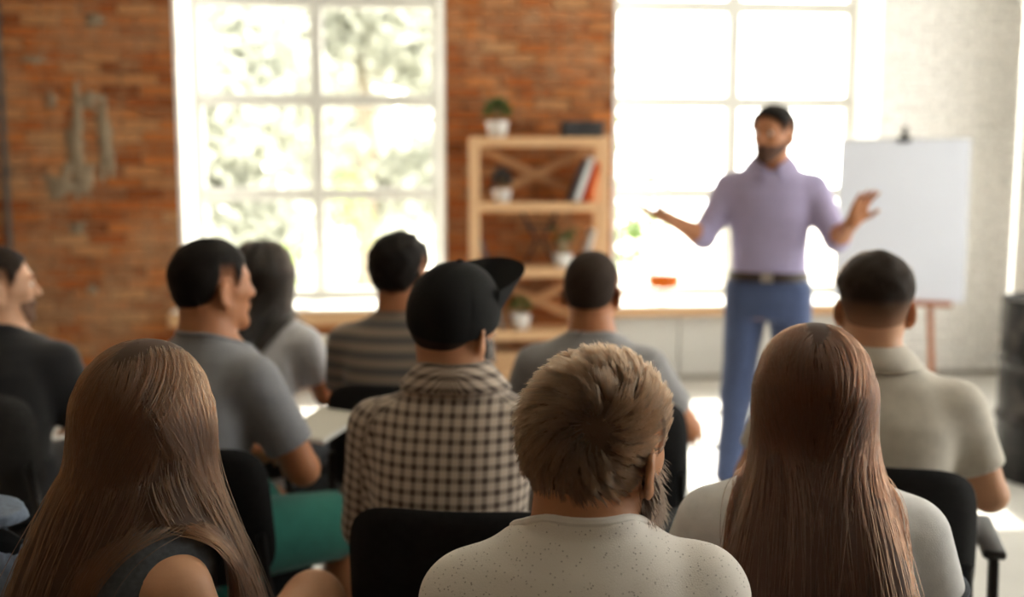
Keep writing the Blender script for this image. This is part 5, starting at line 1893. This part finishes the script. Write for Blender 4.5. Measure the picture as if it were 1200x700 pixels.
# ---- man with a fade in a beige polo shirt
p10 = Person(1027, 293, 2.52, -2, -5, hair_top=.02, lean=.06, sw=.178, girth=1.03,
             elbowR=(.27, .06, .765), wristR=(.17, .31, .72), elbowL=(-.27, .06, .765), wristL=(-.17, .31, .72), label='man with a skin fade haircut in a beige polo shirt')
p10.body(S_fair); p10.top(C_beige, sleeve=.70, seed=10.4, step=.0075, name='polo_shirt', neck=.08, amp=.004); p10.collar(C_beige, h=.025, flap=.05)
p10.bottoms(C_khaki, 2.0); p10.shoes(M_shoe)
p10.hair_shell(HM_mid, T=.022, side=.15, rough=.0015, line=HL_FADE, seed=3, ramp=.12, cover=.105)
HL_TOP = [(-.14, .03), (-.06, .035), (.05, .045), (.066, .066), (.085, .082), (.12, .10)]
p10.strands(H_mid, 5000, HL_TOP, .028, lift=.7, r0=.0005, seed=11, side_len=.5)
seat_for(p10, 'black conference chair with armrests under the man in the polo shirt', arms=True)

# ---- the speaker
p11 = Person(906, 122, 4.72, 183, 206, hair_top=.02, standing=True, hip_z=.86, lean=.0, curve=.0, sw=.166, girth=1.0, eyes=True, brows=HM_dark,
             kneeL=(-.135, .03, .49), ankleL=(-.17, -.02, .085), kneeR=(.125, .02, .49), ankleR=(.16, .0, .085),
             elbowR=(.285, .07, 1.215), wristR=(.42, .27, 1.31), handR=dict(f=(.75, .45, .25), n=(-.25, -.1, -1), curl=.18, spread=.16, thumb=1),
             elbowL=(-.285, .06, 1.215), wristL=(-.345, .27, 1.30), handL=dict(f=(-.35, .35, .85), n=(.55, -.8, .3), curl=.2, spread=.16, thumb=-1),
             group='speaker', label='bearded speaker in a lilac shirt and blue trousers with both hands spread')
p11.shirt_hem = None
p11.body(S_warm, fine=.005)
p11.top(C_lilac, sleeve=1.25, seed=11.2, hem=1.03, neck=.08, amp=.004, grow=.014, sleeve_r=.014); p11.collar(C_lilac, h=.03, flap=.055)
p11.bottoms(C_navy, 1.98, waist=1.055, grow=.012, seed=3.3, amp=.004); p11.shoes(M_shoe)
p11.hair_shell(HM_dark, T=.02, side=.35, rough=.0015); p11.strands(H_dark, 2000, HL_SHORT, .026, lift=.6, r0=.0006, seed=12)
p11.beard(M_stub2, None, T=.0012)
T11 = np.array(p11.rows)
def belt_pts(z, g):
    a = float(np.interp(z, T11[:, 0], T11[:, 1])) + g; b = float(np.interp(z, T11[:, 0], T11[:, 2])) + g; yc = float(np.interp(z, T11[:, 0], T11[:, 3]))
    return [(a * math.copysign(abs(math.cos(t)) ** .9, math.cos(t)), yc + b * math.copysign(abs(math.sin(t)) ** .9, math.sin(t))) for t in np.linspace(0, 2 * math.pi, 48, endpoint=False)]
vs, fs = [], []
for z, g in ((1.028, .015), (1.028, .022), (1.066, .022), (1.066, .015)):
    vs += [(x, y, z) for x, y in belt_pts(z, g)]
for i in range(3):
    for k in range(48): fs.append((i * 48 + k, i * 48 + (k + 1) % 48, (i + 1) * 48 + (k + 1) % 48, (i + 1) * 48 + k))
belt = MB().add(vs, fs).build('belt', mat('brown_belt', srgb(52, 40, 32), .5), p11.root, smooth=True)
yb = float(np.interp(1.047, T11[:, 0], T11[:, 2])) + .022 + float(np.interp(1.047, T11[:, 0], T11[:, 3]))
MB().rbox((-.026, yb - .003, 1.026), (.026, yb + .006, 1.068), .004, 2).build('buckle', mat('steel_buckle', srgb(190, 186, 178), .3, metal=1.0), belt)

# ---- papers and a tablet in hand
def sheet(name, P, x, y, z, w, h, t, tilt, m, label, cat):
    c, s = math.cos(-P.yaw), math.sin(-P.yaw)
    root = empty(name, (P.loc[0] + x * c - y * s, P.loc[1] + x * s + y * c, z)); root.rotation_euler = Euler((tilt, 0, -P.yaw))
    MB().rbox((-w / 2, -h / 2, -t), (w / 2, h / 2, 0), min(t * .45, .004), 2).build('cover', m, root)
    MB().box((-w / 2 + .008, -h / 2 + .008, 0.0005), (w / 2 - .008, h / 2 - .008, .003)).build('page' if 'tablet' not in name else 'screen', M_page if 'tablet' not in name else mat('screen_glass', srgb(60, 70, 78), .1), root)
    tag(root, label, cat)
sheet('clipboard', p5, .09, .44, .80, .17, .21, .010, math.radians(10), M_pot, 'white clipboard held on the lap of the man in teal shorts', 'clipboard')
sheet('notebook', p6, .02, .52, .835, .24, .26, .014, math.radians(22), M_bwhite, 'open white notebook held by the woman with long dark hair', 'notebook')
sheet('notepad', p4, .22, .50, .90, .20, .24, .012, math.radians(15), M_bwhite, 'white notepad held up in front of the man in the cap', 'notepad')

# ---- denim jacket over an unoccupied chair
jc = at_d(-12, 640, 1.95)
ch = chair(jc.x, jc.y + .2, -math.radians(20), 'black conference chair under the blue denim jacket')
jk = empty('denim_jacket', ch.location, ch.rotation_euler.z)
Fj = Field(axis(-.36, .40, .009), axis(-.5, .12, .009), axis(.36, .98, .009))
Fj.add(p_ell((0, -.30, .80), (.27, .075, .10)), .02)
Fj.add(p_loft([(.42, .26, .10, -.27, 0), (.62, .265, .10, -.265, 0), (.80, .265, .09, -.285, 0), (.93, .25, .07, -.305, 0)], 3.0), .03)
for s in (-1, 1):
    Fj.add(p_cone((s * .20, -.30, .84), (s * .29, -.31, .62), .065, .055), .03); Fj.add(p_cone((s * .29, -.31, .62), (s * .24, -.35, .44), .055, .045), .02)
Fj.add(p_cone((-.14, -.36, .88), (.14, -.36, .88), .04, .04), .03)
Fj.everywhere(lambda d, x, y, z: d + folds(x, y, z, .009, 4.4, 1.3))
Fj.cut(p_loft([(.40, .235, .05, -.225, 0), (.55, .235, .05, -.225, 0), (.70, .235, .05, -.258, 0), (.902, .235, .05, -.295, 0)], 6.0, .014), .004)
me, v = field_mesh('jacket_body', Fj, C_jean); link('jacket_body', me, None, jk)
MB().tube([(-.13, -.375, .905), (0, -.40, .925), (.13, -.375, .905)], [.014, .02, .014], 8).build('jacket_collar', C_jean, jk, smooth=True)
tag(jk, 'blue denim jacket hung over the back of a chair', 'jacket')
